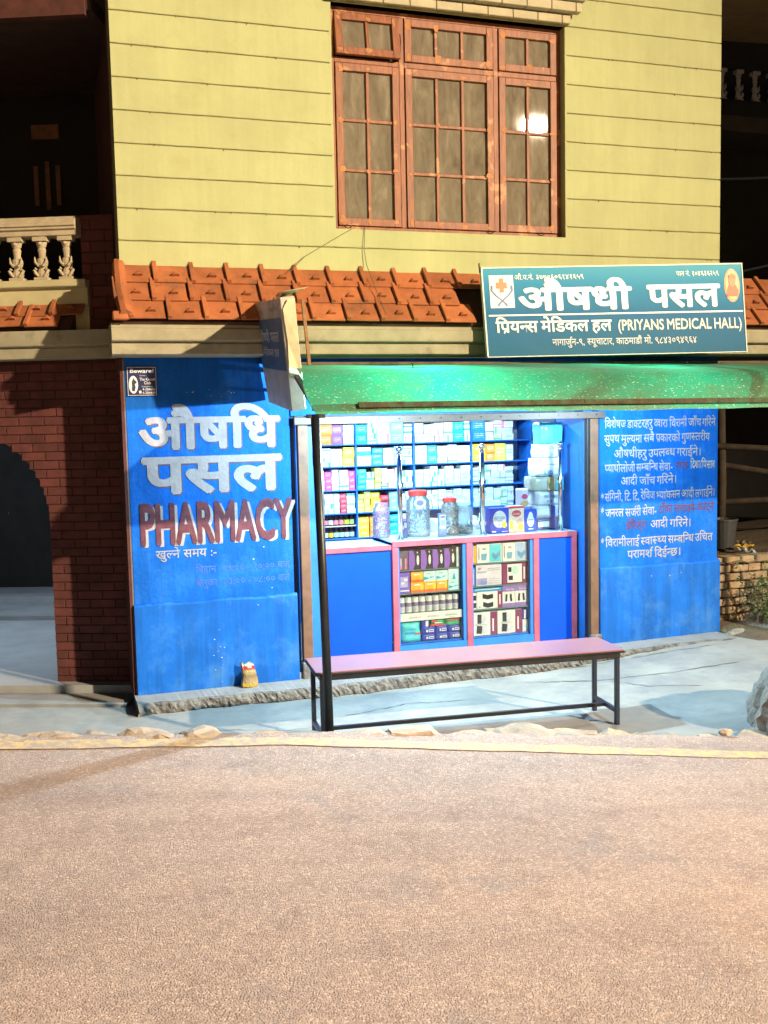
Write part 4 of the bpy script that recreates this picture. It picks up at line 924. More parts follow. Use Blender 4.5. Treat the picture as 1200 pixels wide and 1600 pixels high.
for bay in range(4):
    x0, x1 = SX[bay]+.012, SX[bay+1]-.012
    for row in range(5):
        if (bay, row) in ((0, 0), (2, 0), (3, 0)): continue
        z0, z1 = SZ[row]+.001, SZ[row+1]-.02; where = f'{ROW[row]}, {BAY[bay]}'; x = x0; ncol = 0; sp = SPEC.get((bay, row), [])
        if bay == 0 and row in (1, 2): x = x0+.18
        if bay == 0 and row in (3, 4): x = x0+.14
        xm = x1 if bay < 3 else x0+.47
        while x < xm-.035:
            fr = (x-x0)/(x1-x0); hit = [c for f_, c in sp if fr-.005 <= f_ < fr+.155]
            big = row in (3, 4) and rc.random() < .35
            w = rc.uniform(.085, .125) if not big else rc.uniform(.12, .16)
            if row in (1, 2): w = rc.uniform(.062, .10)
            if xm-x-w < .05: w = xm-x
            z = z0; top = z0+(z1-z0)*rc.choice([.82, .90, .95, .97, .98]); base = rc.choice(COMMON); d = rc.uniform(.10, .2); hh = rc.uniform(.048, .085) if not big else rc.uniform(.08, .15)
            if row in (1, 2): hh = rc.uniform(.045, .068)
            if hit and hit[0] in ('orange', 'purple', 'teal', 'red', 'yellow') and row >= 3: hh = rc.uniform(.08, .11)
            k = 0; ncol += 1; lay = max(1, round((top-z0)/hh)); hh = min((top-z0)/lay, z1-z0)-.001
            while k < min(lay, 6):
                colr = hit[0] if hit else (base if rc.random() < .6 else rc.choice(COMMON)); h = hh*rc.uniform(.93, 1.0)
                carton(x+w/2+rc.uniform(-.003, .003), w-.004-rc.uniform(0, .008), SY0+.012+d/2+rc.uniform(0, .02), d, z, h, colr, f'{where}, stack {ORD[ncol-1]} along, {LEV[k]}', rc.uniform(-.015, .015)); ncart += 1
                z += h+.0008; k += 1
            x += w
# bottles in the lowest left cell
def bottle_mesh(cap, lab, body):
    mb = MB(); mb.lathe([(.024, 0), (.026, .004), (.026, .062), (.022, .074), (.011, .084), (.011, .088)], (0, 0, 0), 12)
    mb.cm = 1; mb.lathe([(.0265, .012), (.0267, .013), (.0267, .056), (.0265, .057)], (0, 0, 0), 12); mb.cm = 2; mb.lathe([(.013, .086), (.014, .088), (.014, .106), (.012, .108)], (0, 0, 0), 10)
    return mb.mesh('syrup_bottle', [body, lab, cap], smooth=False)
amber = plain('amber_glass', (.05, .02, .01), .12); capm = plain('bottle_cap', (.03, .02, .02), .4)
LB = [('pink', (.80, .22, .30)), ('white', (.72, .74, .76)), ('pink', (.80, .22, .30)), ('coral', (.80, .26, .24)), ('lime', (.58, .68, .06)), ('green', (.40, .62, .20))]
LB2 = [('white', (.72, .74, .76)), ('yellow', (.85, .55, .05)), ('mint', (.45, .70, .62)), ('mint', (.45, .70, .62)), ('pale', (.65, .75, .75)), ('mint', (.45, .70, .62))]
for lst, z, wh in ((LB, 1.0058, 'upper'), (LB2, .8795, 'lower')):
    for k, (nm, c) in enumerate(lst):
        me = bottle_mesh(capm, ink(c), amber); o = link('syrup_bottle', me, None, (2.035+k*.055, SY0+.06, z), (0, 0, jit(.3)))
        tag(o, f'amber syrup bottle with {nm} label, {wh} bottle row at left' + (f', {"outer left" if k == 0 else "third along"}' if (nm == 'pink') else '') + (f', {["third", "fourth", "", "last"][k-2]} in line' if nm == 'mint' else ''), 'bottle', 'syrup bottles in two short rows')

# ------------------------------------------------------------------ counter
CY, CD = .20, .52
ct = empty('counter', (2.7, CY, .05), 'blue shop counter with pink trim and two glazed display bays', 'counter')
bl, pk = M['blue_panel'], M['pink_trim']
ST = [(2.140, 2.192), (2.814, 2.866), (3.454, 3.506), (3.830, 3.880)]
MB().box(2.140, 3.882, CY-.004, CY+CD, 1.018, 1.030).build('counter_top', plain('pale_blue_laminate', (.38, .58, .76), .3), ct, bevel=.002)
MB().box(1.50, 2.128, CY+.005, CY+CD, .990, 1.002).build('counter_top', plain('pale_blue_laminate', (.38, .58, .76), .3), ct, bevel=.002)
MB().box(1.49, 2.132, CY-.012, CY+.004, .962, 1.006).build('trim', pk, ct, bevel=.003)
MB().box(2.140, 3.882, CY-.016, CY-.0045, .984, 1.032).build('trim', pk, ct, bevel=.003)
for a_, b_ in ST: MB().box(a_, b_, CY-.014, CY+.02, .06, .983).build('stile', pk, ct, bevel=.003)
MB().box(1.50, 2.128, CY+.004, CY+.022, .06, .960).build('panel', bl, ct, bevel=.002)
MB().box(3.507, 3.829, CY-.002, CY+.018, .06, .982).build('panel', bl, ct, bevel=.002)
MB().box(2.140, 3.882, CY+CD-.02, CY+CD-.004, .06, 1.016).build('back_board', bl, ct)
for a_, b_ in ((2.1925, 2.813), (2.8665, 3.4535)):
    MB().box(a_, b_, CY-.008, CY+.02, .06, .135).build('bottom_rail', M['blue_in'], ct)
    MB().box(b_-.030, b_, CY+.0005, CY+CD-.021, .137, .982).build('bay_side', M['blue_in'], ct)
    MB().box(a_, a_+.012, CY+.0005, CY+CD-.021, .137, .982).build('bay_side', M['blue_in'], ct)
    MB().box(a_+.0005, b_-.0005, CY+.022, CY+CD-.021, .137, .150).build('bay_floor', M['blue_in'], ct)
    MB().box(a_+.013, b_-.031, CY+.006, CY+.010, .15, .975).build('display_pane', M['glass'], ct)
SH1 = [.150, .405, .575, .775]; SH2 = [.150, .385, .590, .790]
gs = clear_mat('glass_shelf', (.55, .75, .78), dens=.3)
for (a_, b_), SHl in (((2.206, 2.781), SH1), ((2.880, 3.421), SH2)):
    for z in SHl[1:]: MB().box(a_, b_, CY+.03, CY+CD-.03, z-.008, z).build('glass_shelf', gs, ct)

# ------------------------------------------------------------------ packs in the display bays
def pack(name, x0, x1, z0, h, base, prints, label, cat='carton', y0=None, d=.12, soft=0.0, group=None, rz=0.0):
    """carton or soft pack with flat print: prints = list of (points or rect in 0..1, colour)"""
    w = x1-x0; y0 = CY+.045 if y0 is None else y0
    e = empty(name, ((x0+x1)/2, y0+d/2, z0), label, cat, group, rot=(0, 0, rz), world=False)
    if soft:
        bm = bmesh.new(); bmesh.ops.create_cube(bm, size=1); bmesh.ops.subdivide_edges(bm, edges=bm.edges, cuts=5, use_grid_fill=True); r2 = random.Random(int(x0*1000+z0*100))
        ph = [r2.uniform(0, 6) for _ in range(4)]
        for v in bm.verts:
            x, y, z = v.co; ex = 1-max(0, abs(x)*2-.55)**2*1.2*soft*2; ez = 1-max(0, abs(z)*2-.6)**2*soft*2
            v.co = Vector((x*w*(1-.05*soft*math.sin(z*7+ph[0])), y*d*min(ex, ez)+.006*soft*math.sin(x*9+z*7+ph[1]), (z+.5)*h*(1-.03*soft*math.sin(x*8+ph[2]))))
        me = bpy.data.meshes.new('body'); bm.to_mesh(me); bm.free(); me.materials.append(base); me.polygons.foreach_set('use_smooth', [True]*len(me.polygons))
        link('body', me, e); yf = -d/2-.007
    else:
        link('body', MB().box(-w/2, w/2, -d/2, d/2, 0, h).mesh('body', base, bevel=.002), e); yf = -d/2-.0012
    for q, (pts, c) in enumerate(prints):
        if isinstance(pts, str):
            t_, u0, u1, v0, hv = pts.split('|')[0], *map(float, pts.split('|')[1:5])
            V_, F_, w_ = text_polys(t_, 0, 0, .3); kx = (u1-u0)*w/w_; kz = hv*h/.7
            mb = MB().add([(-w/2+u0*w+kx*p[0], yf-.0006*(q+1)-.0001*p[2], v0*h+kz*p[1]) for p in V_], F_); link('lettering', mb.mesh('lettering', c), e); continue
        if len(pts) == 4 and not isinstance(pts[0], tuple): pts = rect(*pts)
        link('print', MB().poly([(-w/2+u*w, yf-.0006*(q+1), v*h) for u, v in pts]).mesh('print', c), e)
    return e
white = ink((.78, .80, .82)); purp = ink((.26, .12, .60)); blk = ink((.02, .02, .035)); orr = ink((.90, .36, .03)); dor = ink((.85, .16, .05)); lbl = ink((.42, .78, .86)); mbl = ink((.03, .32, .70)); nvy = ink((.03, .05, .42)); mar = ink((.25, .03, .13)); skin = ink((.62, .60, .62)); cyan = ink((.08, .62, .74)); grn = ink((.02, .34, .12)); red = ink((.72, .05, .07)); yel = ink((.90, .72, .05)); gry = ink((.32, .36, .44)); pnk = ink((.78, .25, .38))
x = 2.215
for k in range(5):
    w = .108 if k else .09; nm = ['leftmost, dark grey', 'second', 'middle', 'fourth', 'rightmost'][k]
    pr = [((0, .40, 0, 1), purp), ([(.38, 0), (.52, .25), (.52, .7), (.38, 1)], purp), (ell(.78, .48, .11, .26, 12), white), ((.70, .78, .84, .92), white)] if k else [((.12, .30, .05, .62), ink((.55, .45, .62))), ((.62, .80, .05, .60), pnk), ((.12, .30, .05, .25), pnk)]
    pack('razor_pack', x, x+w-.004, .776, .165, blk if k else ink((.14, .11, .20)), pr, f'black and purple pack on the left bay top shelf, {nm}', 'pack', group='black and purple packs'); x += w
pack('slim_carton', x+.004, x+.034, .776, .17, white, [((.2, .8, .2, .8), lbl)], 'slim white carton at right end of the left bay top shelf')
pack('purple_carton', 2.212, 2.312, .576, .178, ink((.20, .12, .62)), [((.12, .8, .30, .8), ink((.45, .42, .85))), ((.1, .9, .10, .16), white), ((.2, .5, .45, .55), white), ((.45, .75, .6, .72), white)], 'violet carton at left end of the left bay second shelf')
def orange(x0, x1, z, lab): pack('orange_carton', x0, x1, z, .088, ink((.92, .45, .04)), [((0, 1, 0, .26), dor), ((.22, .72, .70, .82), white), (ell(.82, .55, .15, .35, 12), ink((.95, .58, .03)))], lab, group='orange soap cartons')
orange(2.320, 2.438, .576, 'orange carton beside the violet carton, lower layer'); orange(2.442, 2.552, .576, 'orange carton in middle of the left bay, lower layer'); orange(2.556, 2.655, .576, 'orange carton next to pale blue carton, lower layer'); orange(2.322, 2.432, .6648, 'orange carton stacked on another beside the violet carton')
def lblue(x0, x1, z, lab): pack('pale_blue_carton', x0, x1, z, .088, ink((.55, .82, .88)), [([(.05, .15), (.5, .32), (.05, .5)], ink((.02, .40, .68))), ([(.5, .28), (.95, .46), (.55, .5)], ink((.10, .50, .74))), ((.2, .55, .72, .80), gry)], lab, group='pale blue cartons')
lblue(2.662, 2.770, .576, 'pale blue carton at right end of the left bay, lower layer'); lblue(2.436, 2.548, .6648, 'pale blue carton above orange cartons, left of two'); lblue(2.551, 2.660, .6648, 'pale blue carton above orange cartons, right of two'); pack('pale_blue_carton', 2.664, 2.770, .6648, .095, ink((.60, .84, .90)), [([(.35, .05), (.65, .05), (.5, .7)], ink((.02, .40, .68)))], 'pale blue carton with upright blue triangle, right end of left bay', group='pale blue cartons')
for k in range(9):
    w = .0625; x = 2.212+k*w; e = empty('supplement_jar', (x+w/2, CY+.085, .406), f'white capped jar with grey label, number {["one", "two", "three", "four", "five", "six", "seven", "eight", "nine"][k]} from the left in the display', 'jar', 'white capped jars in the left display bay', world=False)
    link('body', MB().lathe([(.026, 0), (.0295, .006), (.0295, .088), (.026, .10)], (0, 0, 0), 14).mesh('body', white, smooth=False), e)
    link('label', MB().lathe([(.0298, .050), (.0300, .051), (.0300, .085), (.0298, .086)], (0, 0, 0), 14).mesh('label', ink((.24, .20, .34))), e)
    link('label', MB().lathe([(.0298, .012), (.0300, .013), (.0300, .046), (.0298, .047)], (0, 0, 0), 14).mesh('label', ink((.58, .58, .66))), e)
    link('lid', MB().lathe([(.027, .10), (.028, .101), (.028, .124), (.026, .127)], (0, 0, 0), 14).mesh('lid', white), e)
st_ = pack('shelf_strip', 2.208, 2.780, .335, .068, white, [('alwina|.14|.34|.35|.32', gry), ('alwina|.43|.63|.35|.32', gry), ('alwina|.72|.92|.35|.32', gry), ((.20, .30, .16, .19), gry), ((.49, .59, .16, .19), gry), ((.78, .88, .16, .19), gry)], 'white printed strip along shelf edge below the row of jars', 'shelf strip', y0=CY+.024, d=.006)
pack('wipes_pouch', 2.222, 2.405, .151, .170, ink((.10, .66, .76)), [('Centrau|.16|.76|.60|.14', mbl), ((.20, .70, .42, .52), mbl), ((.68, .95, .38, .46), red)], 'turquoise soft pouch with blue lettering, bottom left of display', 'pouch', soft=.8)
for i, (x0, x1, z0, h, lab) in enumerate(((2.412, 2.535, .151, .055, 'left of bottom row'), (2.540, 2.655, .151, .055, 'middle of bottom row'), (2.660, 2.772, .151, .055, 'right of bottom row'), (2.412, 2.535, .2075, .062, 'left of upper row'), (2.540, 2.650, .2075, .066, 'middle of upper row'), (2.655, 2.772, .2075, .058, 'right of upper row'))):
    pack('navy_packet', x0, x1, z0, h, ink((.035, .05, .46)), [((.30, .44, .3, .62), white), ((.50, .86, .28, .66), white), ((.54, .82, .38, .56), ink((.10, .12, .5)))], f'navy blue packet with white print, {lab} in display', 'packet', soft=.25, group='navy packets at the bottom of the display')
pack('navy_box', 2.412, 2.482, .270, .060, ink((.035, .05, .46)), [((.5, .85, .1, .9), white)], 'small navy box beside the green pouches', 'carton')
pack('green_pouch', 2.486, 2.625, .275, .052, grn, [((.0, 1, .0, .25), red), ((.1, .5, .62, .9), red), ((.3, .8, .4, .58), white)], 'red and green soft pouch, left of two', 'pouch', soft=.5)
pack('green_pouch', 2.630, 2.772, .267, .056, ink((.03, .42, .18)), [((.1, .9, .72, .95), red)], 'green soft pouch, right of two', 'pouch', soft=.5)
# right bay
pack('orange_box', 2.884, 2.930, .791, .155, ink((.92, .42, .04)), [], 'narrow orange box at left end of the right bay top shelf')
def mask_box(x0, x1, c, lab): pack('face_mask_box', x0, x1, .791, .165, white, [((.5, .96, .04, .96), c), ([(.60, .30), (.75, .12), (.92, .35), (.92, .60), (.75, .42), (.60, .55)], ink((.12, .32, .62))), ([(.18, .15), (.36, .15), (.40, .5), (.17, .5)], ink((.16, .40, .62))), ((.06, .10, .2, .85), gry), ((.22, .36, .70, .80), gry)], lab)
mask_box(2.934, 3.172, ink((.10, .60, .78)), 'white and turquoise face mask box, left of two on the right bay top shelf'); mask_box(3.178, 3.418, ink((.40, .55, .85)), 'white and lilac face mask box, right of two on the right bay top shelf')
pack('blue_box', 2.884, 2.918, .591, .165, ink((.06, .22, .60)), [((.3, .5, .1, .9), white)], 'narrow blue box at left end of the right bay second shelf')
pack('brace_box', 2.924, 3.168, .591, .182, ink((.70, .66, .80)), [((.04, .42, .05, .36), ink((.36, .34, .62))), (ell(.28, .14, .15, .10, 12), ink((.22, .28, .72))), ('plusmix|.05|.40|.62|.12', gry), ((.46, .94, .80, .84), gry), ((.46, .94, .72, .75), gry), ((.5, .94, .30, .32), gry), ((.5, .94, .2, .22), gry), (ell(.14, .84, .06, .06, 10), gry), ((.46, .92, .10, .12), gry)], 'large lilac white box with small printed text in display')
pack('support_box', 3.174, 3.416, .591, .180, mar, [((.20, .78, .06, .96), white), (ell(.50, .66, .16, .22, 12), ink((.50, .72, .70))), ((.23, .36, .58, .82), blk), ((.25, .42, .18, .40), blk), ((.84, .90, .2, .8), white)], 'maroon and white brace box in the right bay second shelf')
pack('waist_band_pack', 2.930, 3.170, .386, .150, white, [([(.22, .62), (.42, .54), (.64, .60), (.64, .86), (.42, .80), (.22, .90)], blk), ([(.24, .14), (.42, .05), (.64, .10), (.64, .38), (.42, .32), (.24, .42)], blk), ((.82, 1, 0, 1), mar), ((.88, .93, .2, .8), white), (ell(.10, .12, .04, .06, 8), gry)], 'white box with two black waist bands and a maroon edge')
pack('waist_band_pack', 2.884, 2.926, .386, .145, white, [((0, .9, .55, .85), blk), ((0, .9, .1, .40), blk)], 'white box with black bands cut off by the display edge')
pack('blue_folder', 2.900, 3.168, .538, .030, mbl, [((.05, .9, .55, .75), white)], 'flat blue and white pack lying on the waist band box', 'pack')
def knee(x0, x1, lab): pack('knee_cap_box', x0, x1, .386, .190, white, [((0, 1, .72, 1), ink((.30, .18, .55))), ((0, 1, 0, .18), ink((.30, .18, .55))), ('Knee Cap|.30|.92|.78|.09', white), ([(.20, .26), (.36, .26), (.40, .60), (.26, .60)], blk), ([(.62, .26), (.78, .26), (.72, .60), (.58, .60)], blk)], lab, group='knee cap boxes')
knee(3.174, 3.294, 'purple and white knee support box, left of the pair'); knee(3.297, 3.417, 'purple and white knee support box, right of the pair')
def belt(x0, x1, lab): pack('belt_box', x0, x1, .151, .205, white, [((.72, 1, 0, 1), mar), ((.80, .86, .15, .7), white), (ell(.38, .70, .20, .22, 12), ink((.62, .66, .78))), ((.20, .36, .52, .92), blk), ([(.16, .10), (.36, .08), (.38, .42), (.18, .44)], blk), (ell(.50, .28, .12, .20, 10), ink((.66, .68, .78))), ((.05, .6, .47, .49), gry)], lab, group='lumbar belt boxes')
belt(2.884, 3.120, 'white belt box with maroon edge at the bottom, left of the pair'); belt(3.124, 3.362, 'white belt box with maroon edge at the bottom, right of the pair')
pack('small_blue_box', 3.366, 3.418, .260, .095, nvy, [((.3, .6, .1, .9), white)], 'small dark blue box stacked at the bottom right of display'); pack('small_white_box', 3.366, 3.418, .151, .108, white, [((.2, .8, .4, .6), lbl)], 'small white box under the dark blue one, bottom right of display')

# ------------------------------------------------------------------ chrome posts with glass screen
for k, x in enumerate((2.246, 3.006, 3.765)):
    e = empty('barrier_post', (x, CY+.075, 1.030), f'chrome ball-topped post on the counter, {["left", "middle", "right"][k]} of three', 'post', 'chrome posts on the counter')
    MB().lathe([(.034, 0), (.034, .008), (.020, .014), (.0165, .03)], (x, CY+.075, 1.0305), 16).build('flange', M['chrome'], e, smooth=False)
    MB().tube([(x, CY+.075, 1.045), (x, CY+.075, 1.765)], .021, 14).build('rod', M['chrome'], e, smooth=True)
    MB().lathe([(.021, 0), (.024, .002), (.024, .008), (.012, .012), (.014, .016), (.025, .026), (.029, .040), (.025, .054), (.012, .063), (.001, .066)], (x, CY+.075, 1.765), 16).build('ball', M['chrome'], e, smooth=True)
for k, (a_, b_) in enumerate(((2.270, 2.982), (3.030, 3.741))):
    e = empty('glass_screen', ((a_+b_)/2, CY+.075, 1.033), f'clear glass counter screen between chrome posts, {["left", "right"][k]} of two', 'glass screen', 'glass screens on the counter')
    MB().box(a_, b_, CY+.072, CY+.078, 1.06, 1.60).build('pane', M['glass'], e)
    for x in (a_-.008, b_+.008):
        for z in (1.14, 1.50): MB().box(x-.016, x+.016, CY+.064, CY+.086, z-.018, z+.018).build('clip', M['chrome'], e, bevel=.003)

# ------------------------------------------------------------------ things on the counter
TZ_ = 1.0308
def jar(x, y, r, h, lid, fill, fh, label):
    e = empty('sweet_jar', (x, y, TZ_), label, 'jar', world=False)
    link('body', MB().lathe([(r*.9, 0), (r, .01), (r, h*.30), (r*.97, h*.33), (r, h*.36), (r, h*.62), (r*.97, h*.65), (r, h*.68), (r*.96, h*.85), (r*.72, h*.93), (r*.70, h)], (0, 0, 0), 20).mesh('body', M['jar'], smooth=True), e)
    if lid is not None: link('lid', MB().lathe([(r*.78, h*.96), (r*.80, h*.965), (r*.80, h*1.07), (r*.74, h*1.09)], (0, 0, 0), 18).mesh('lid', lid), e)
    if fill is not None:
        mb = MB(); r2 = random.Random(int(x*100)); k = 0
        for q in range(110):
            t, rr_ = r2.uniform(0, 6.28), (r-.014)*math.sqrt(r2.uniform(.3, 1)); z = .012+r2.uniform(0, fh)
            mb.add([(rr_*math.cos(t)+s*a_, rr_*math.sin(t)+s*b_, z+s*c_) for s in (.012,) for a_, b_, c_ in ((1, 0, 0), (-1, 0, 0), (0, 1, 0), (0, -1, 0), (0, 0, 1), (0, 0, -1))], [(0, 2, 4), (2, 1, 4), (1, 3, 4), (3, 0, 4), (2, 0, 5), (1, 2, 5), (3, 1, 5), (0, 3, 5)])
        tag(link('contents', mb.mesh('contents', fill), e), kind='stuff')
    return e
rl = ink((.75, .06, .05)); sweets = ink((.62, .68, .78)); nuts = ink((.42, .20, .10)); vio = ink((.62, .10, .55))
jar(2.17, CY+.36, .075, .30, None, vio, .22, 'clear jar of purple and pink sachets behind the left post')
e = jar(2.49, CY+.30, .105, .37, rl, sweets, .22, 'large clear plastic jar with red lid and white round label')
link('label', MB().poly([(.055*math.cos(t)-.02, -.1065, .30+.04*math.sin(t)) for t in (2*math.pi*k/14 for k in range(14))]).mesh('label', white), e); link('label', MB().poly([(.035*math.cos(t)-.02, -.1075, .30+.025*math.sin(t)) for t in (2*math.pi*k/14 for k in range(14))]).mesh('label', ink((.25, .2, .6))), e)
jar(2.78, CY+.28, .078, .30, rl, nuts, .26, 'clear jar of brown nuts with red lid in middle of counter')
jar(2.935, CY+.33, .080, .26, ink((.45, .72, .74)), ink((.35, .65, .68)), .06, 'pale aqua jar beside the middle chrome post')
pack('card_stand', 2.63, 2.70, TZ_, .20, ink((.16, .26, .55)), [((.1, .9, .35, .95), white), ((.2, .8, .45, .72), ink((.45, .5, .6))), ((.2, .8, .82, .90), purp)], 'small upright display card between two jars on the counter', 'card', y0=CY+.16, d=.03)
pack('phone_box', 2.315, 2.355, TZ_, .15, ink((.04, .07, .20)), [((.2, .8, .6, .9), gry)], 'small dark blue box behind the left chrome post', 'carton', y0=CY+.20, d=.06)
pack('magenta_box', 2.385, 2.415, TZ_, .15, ink((.78, .12, .45)), [], 'slim magenta box beside the large jar', 'carton', y0=CY+.40, d=.06)
pack('formula_carton', 3.105, 3.285, TZ_, .225, ink((.02, .06, .55)), [(ell(.50, .56, .36, .34, 22), white), ('LACTOGEN|.20|.80|.56|.11', ink((.02, .06, .45))), ('PRO|.38|.62|.46|.06', ink((.2, .3, .6))), ('2|.40|.54|.24|.16', ink((.02, .06, .45))), (ell(.74, .34, .14, .12, 14), yel), ((.08, .30, .06, .10), white), ((.6, .92, .06, .08), white)], 'blue infant formula carton with big white cloud print on counter', y0=CY+.135, d=.10)
pack('cereal_carton', 3.287, 3.437, TZ_, .235, ink((.86, .72, .62)), [((0, 1, .92, 1), red), (ell(.50, .72, .30, .13, 18), red), ('Cerelac|.27|.73|.67|.09', white), ((.06, .28, .14, .46), yel), (ell(.70, .40, .22, .12, 14), ink((.80, .45, .32))), (ell(.78, .20, .18, .12, 14), ink((.92, .40, .06))), (ell(.44, .16, .15, .10, 12), ink((.80, .55, .35))), ((0, 1, 0, .06), ink((.85, .35, .2)))], 'cream cereal carton with red oval and fruit print on counter', y0=CY+.14, d=.09)
pack('blue_formula_carton', 3.440, 3.560, TZ_, .200, ink((.02, .08, .58)), [([(.5+.30*math.sin(t)*(1 if math.cos(t) < .3 else .75), .55+.34*math.cos(t)) for t in (2*math.pi*k/20 for k in range(20))], white), ('Lactodex|.26|.76|.50|.08', ink((.02, .06, .45))), ((.3, .7, .10, .14), white)], 'smaller blue carton with white drop print on counter', y0=CY+.14, d=.09)
pack('formula_carton_row', 3.15, 3.56, TZ_, .205, ink((.18, .30, .75)), [((0, 1, .8, .95), lbl)], 'pale blue carton lying behind the three baby food cartons', 'carton', y0=CY+.26, d=.10)
e = empty('formula_tin', (3.50, CY+.31, TZ_+.2065), 'white and violet tin with red oval standing on the blue cartons', 'tin', world=False)
link('body', MB().lathe([(.055, 0), (.057, .004), (.057, .145), (.055, .15)], (0, 0, 0), 20).mesh('body', ink((.62, .62, .78))), e); link('lid', MB().lathe([(.058, .15), (.059, .152), (.059, .166), (.055, .168)], (0, 0, 0), 20).mesh('lid', white), e); link('label', MB().poly([(.030*math.cos(t), -.0585, .10+.024*math.sin(t)) for t in (2*math.pi*k/14 for k in range(14))]).mesh('label', ink((.55, .05, .15))), e); link('label', MB().poly([(.036*math.cos(t), -.0585, .04+.026*math.sin(t)) for t in (2*math.pi*k/14 for k in range(14))]).mesh('label', ink((.62, .42, .16))), e)
# soft nappy packs piled at the right end
NP = [(3.585, 3.835, 1.031, .100, (.16, .17, .30), 'lowest in the pile, dark blue'), (3.575, 3.845, 1.133, .115, (.62, .68, .74), 'second from below, white'), (3.60, 3.86, 1.251, .125, (.66, .72, .78), 'third from below, white with grey print'), (3.56, 3.87, 1.380, .130, (.45, .48, .42), 'fourth from below, gold and teal'), (3.60, 3.86, 1.514, .165, (.60, .72, .80), 'fifth from below, pale blue'), (3.63, 3.87, 1.683, .12, (.60, .64, .62), 'sixth from below, crumpled'), (3.65, 3.88, 1.807, .19, (.10, .55, .62), 'topmost, turquoise')]
for k, (x0, x1, z0, h, c, lab) in enumerate(NP):
    pr = [((.10, .55, .25, .75), white), ((.62, .78, .0, 1), ink((.10, .10, .42)))] if k in (0, 1) else [((.30, .90, .55, .75), gry), ((.4, .6, .2, .4), gry)] if k == 2 else [((.5, .72, .05, .95), ink((.72, .52, .20))), ((.74, 1, .05, .95), ink((.03, .42, .45))), ((.80, .94, .55, .85), white)] if k == 3 else [('UB|.30|.62|.12|.22', ink((.06, .18, .45))), ((.35, .8, .62, .68), gry)] if k == 4 else [((.55, .9, .15, .85), ink((.04, .38, .45)))] if k == 6 else []
    pack('nappy_pack', x0, x1, z0, h, ink(c, .25), pr, f'soft plastic nappy pack by right jamb, {lab}', 'pack', y0=CY+.22, d=.19, soft=.6, group='nappy packs piled by the right jamb')
# bags and small stuff on the back counter between shelves and counter
bc = empty('back_bench', (3.55, 1.62, .05), 'low pale work bench below the right-hand medicine shelves', 'bench')
MB().box(2.99, 4.28, 1.42, 1.88, .86, .885).build('top', plain('grey_laminate', (.5, .55, .58), .4), bc)
for x in (3.02, 4.25):
    for y in (1.45, 1.85): MB().box(x-.02, x+.02, y-.02, y+.02, .051, .859).build('leg', M['blue_in'], bc)
for k, (x0, x1, z0, h, c, lab) in enumerate(((3.03, 3.26, .886, .17, (.62, .70, .74), 'left white'), (3.28, 3.55, .886, .14, (.50, .62, .68), 'middle grey'), (3.58, 3.86, .886, .20, (.60, .72, .76), 'right pale blue'))):
    pack('plastic_parcel', x0, x1, z0, h, ink(c, .3), [((.2, .7, .4, .6), white)], f'{lab} plastic parcel on the low bench behind the counter', 'parcel', y0=1.50, d=.22, soft=.9)
for k in range(7):
    o = carton(3.06+k*.12, .10, 1.80, .10, .886, rc.uniform(.10, .2), rc.choice(COMMON), f'the low back bench, {["first", "second", "third", "fourth", "fifth", "sixth", "seventh"][k]} from the left'); 
e = empty('hanging_bag', (2.97, CY+.44, TZ_), 'clear plastic bag of supplies standing behind the middle post', 'bag', world=False)
bm = bmesh.new(); bmesh.ops.create_icosphere(bm, subdivisions=3, radius=.5); r2 = random.Random(6)
for v in bm.verts: v.co = Vector((v.co.x*.24, v.co.y*.12, (v.co.z+.5)*.34)) * (1+r2.uniform(-.05, .05))
me = bpy.data.meshes.new('bag'); bm.to_mesh(me); bm.free(); me.materials.append(M['bag']); e2 = link('body', me, e); e.location = (2.93, CY+.46, TZ_)
# shop ceiling tubes
for k, x in enumerate((2.25, 3.45)):
    e = empty('tube_light', (x, 1.15, 2.42), f'white tube light on the shop ceiling, {["left", "right"][k]} of two, hidden by the shutter rail', 'lamp', 'shop ceiling tubes')
    MB().box(x-.5, x+.5, 1.13, 1.17, 2.395, 2.419).build('batten', M['white_plastic'], e)
    MB().tube([(x-.48, 1.15, 2.378), (x+.48, 1.15, 2.378)], .013, 8).build('tube', emit('tube_glow', (.85, .96, 1), 5), e)
    L_ = bpy.data.lights.new('tube_area', 'AREA'); L_.shape = 'RECTANGLE'; L_.size = .95; L_.size_y = .04; L_.energy = SHOP_W/2; L_.color = (.82, .97, 1.0)
    o = bpy.data.objects.new('tube_area', L_); COL.objects.link(o); o.location = (x, 1.15, 2.36)

# ------------------------------------------------------------------ bench in front of the shop
bn = empty('street_bench', (2.08, -1.52, -.11), 'long pink topped bench with dark steel legs in front of the shop', 'bench')
c00, c10, c11, c01 = Vector((.985, -1.655, 0)), Vector((3.115, -1.855, 0)), Vector((3.150, -1.43, 0)), Vector((1.02, -1.23, 0))
tz = .455
def bslab(u0, u1, v0, v1, z0, z1):
    def q(u, v, z): p = c00*(1-u)*(1-v)+c10*u*(1-v)+c11*u*v+c01*(1-u)*v; return (p.x, p.y, z)
    return MB().add([q(u, v, z) for u in (u0, u1) for v in (v0, v1) for z in (z0, z1)], [(0, 1, 3, 2), (4, 6, 7, 5), (0, 4, 5, 1), (2, 3, 7, 6), (0, 2, 6, 4), (1, 5, 7, 3)])
bslab(0, 1, 0, 1, tz-.012, tz).build('seat_top', M['pink_seat'], bn, bevel=.003)
bslab(-.003, 1.003, -.015, 1.015, tz-.022, tz-.0125).build('edge_band', M['black_iron'], bn, bevel=.002)
mb = MB()
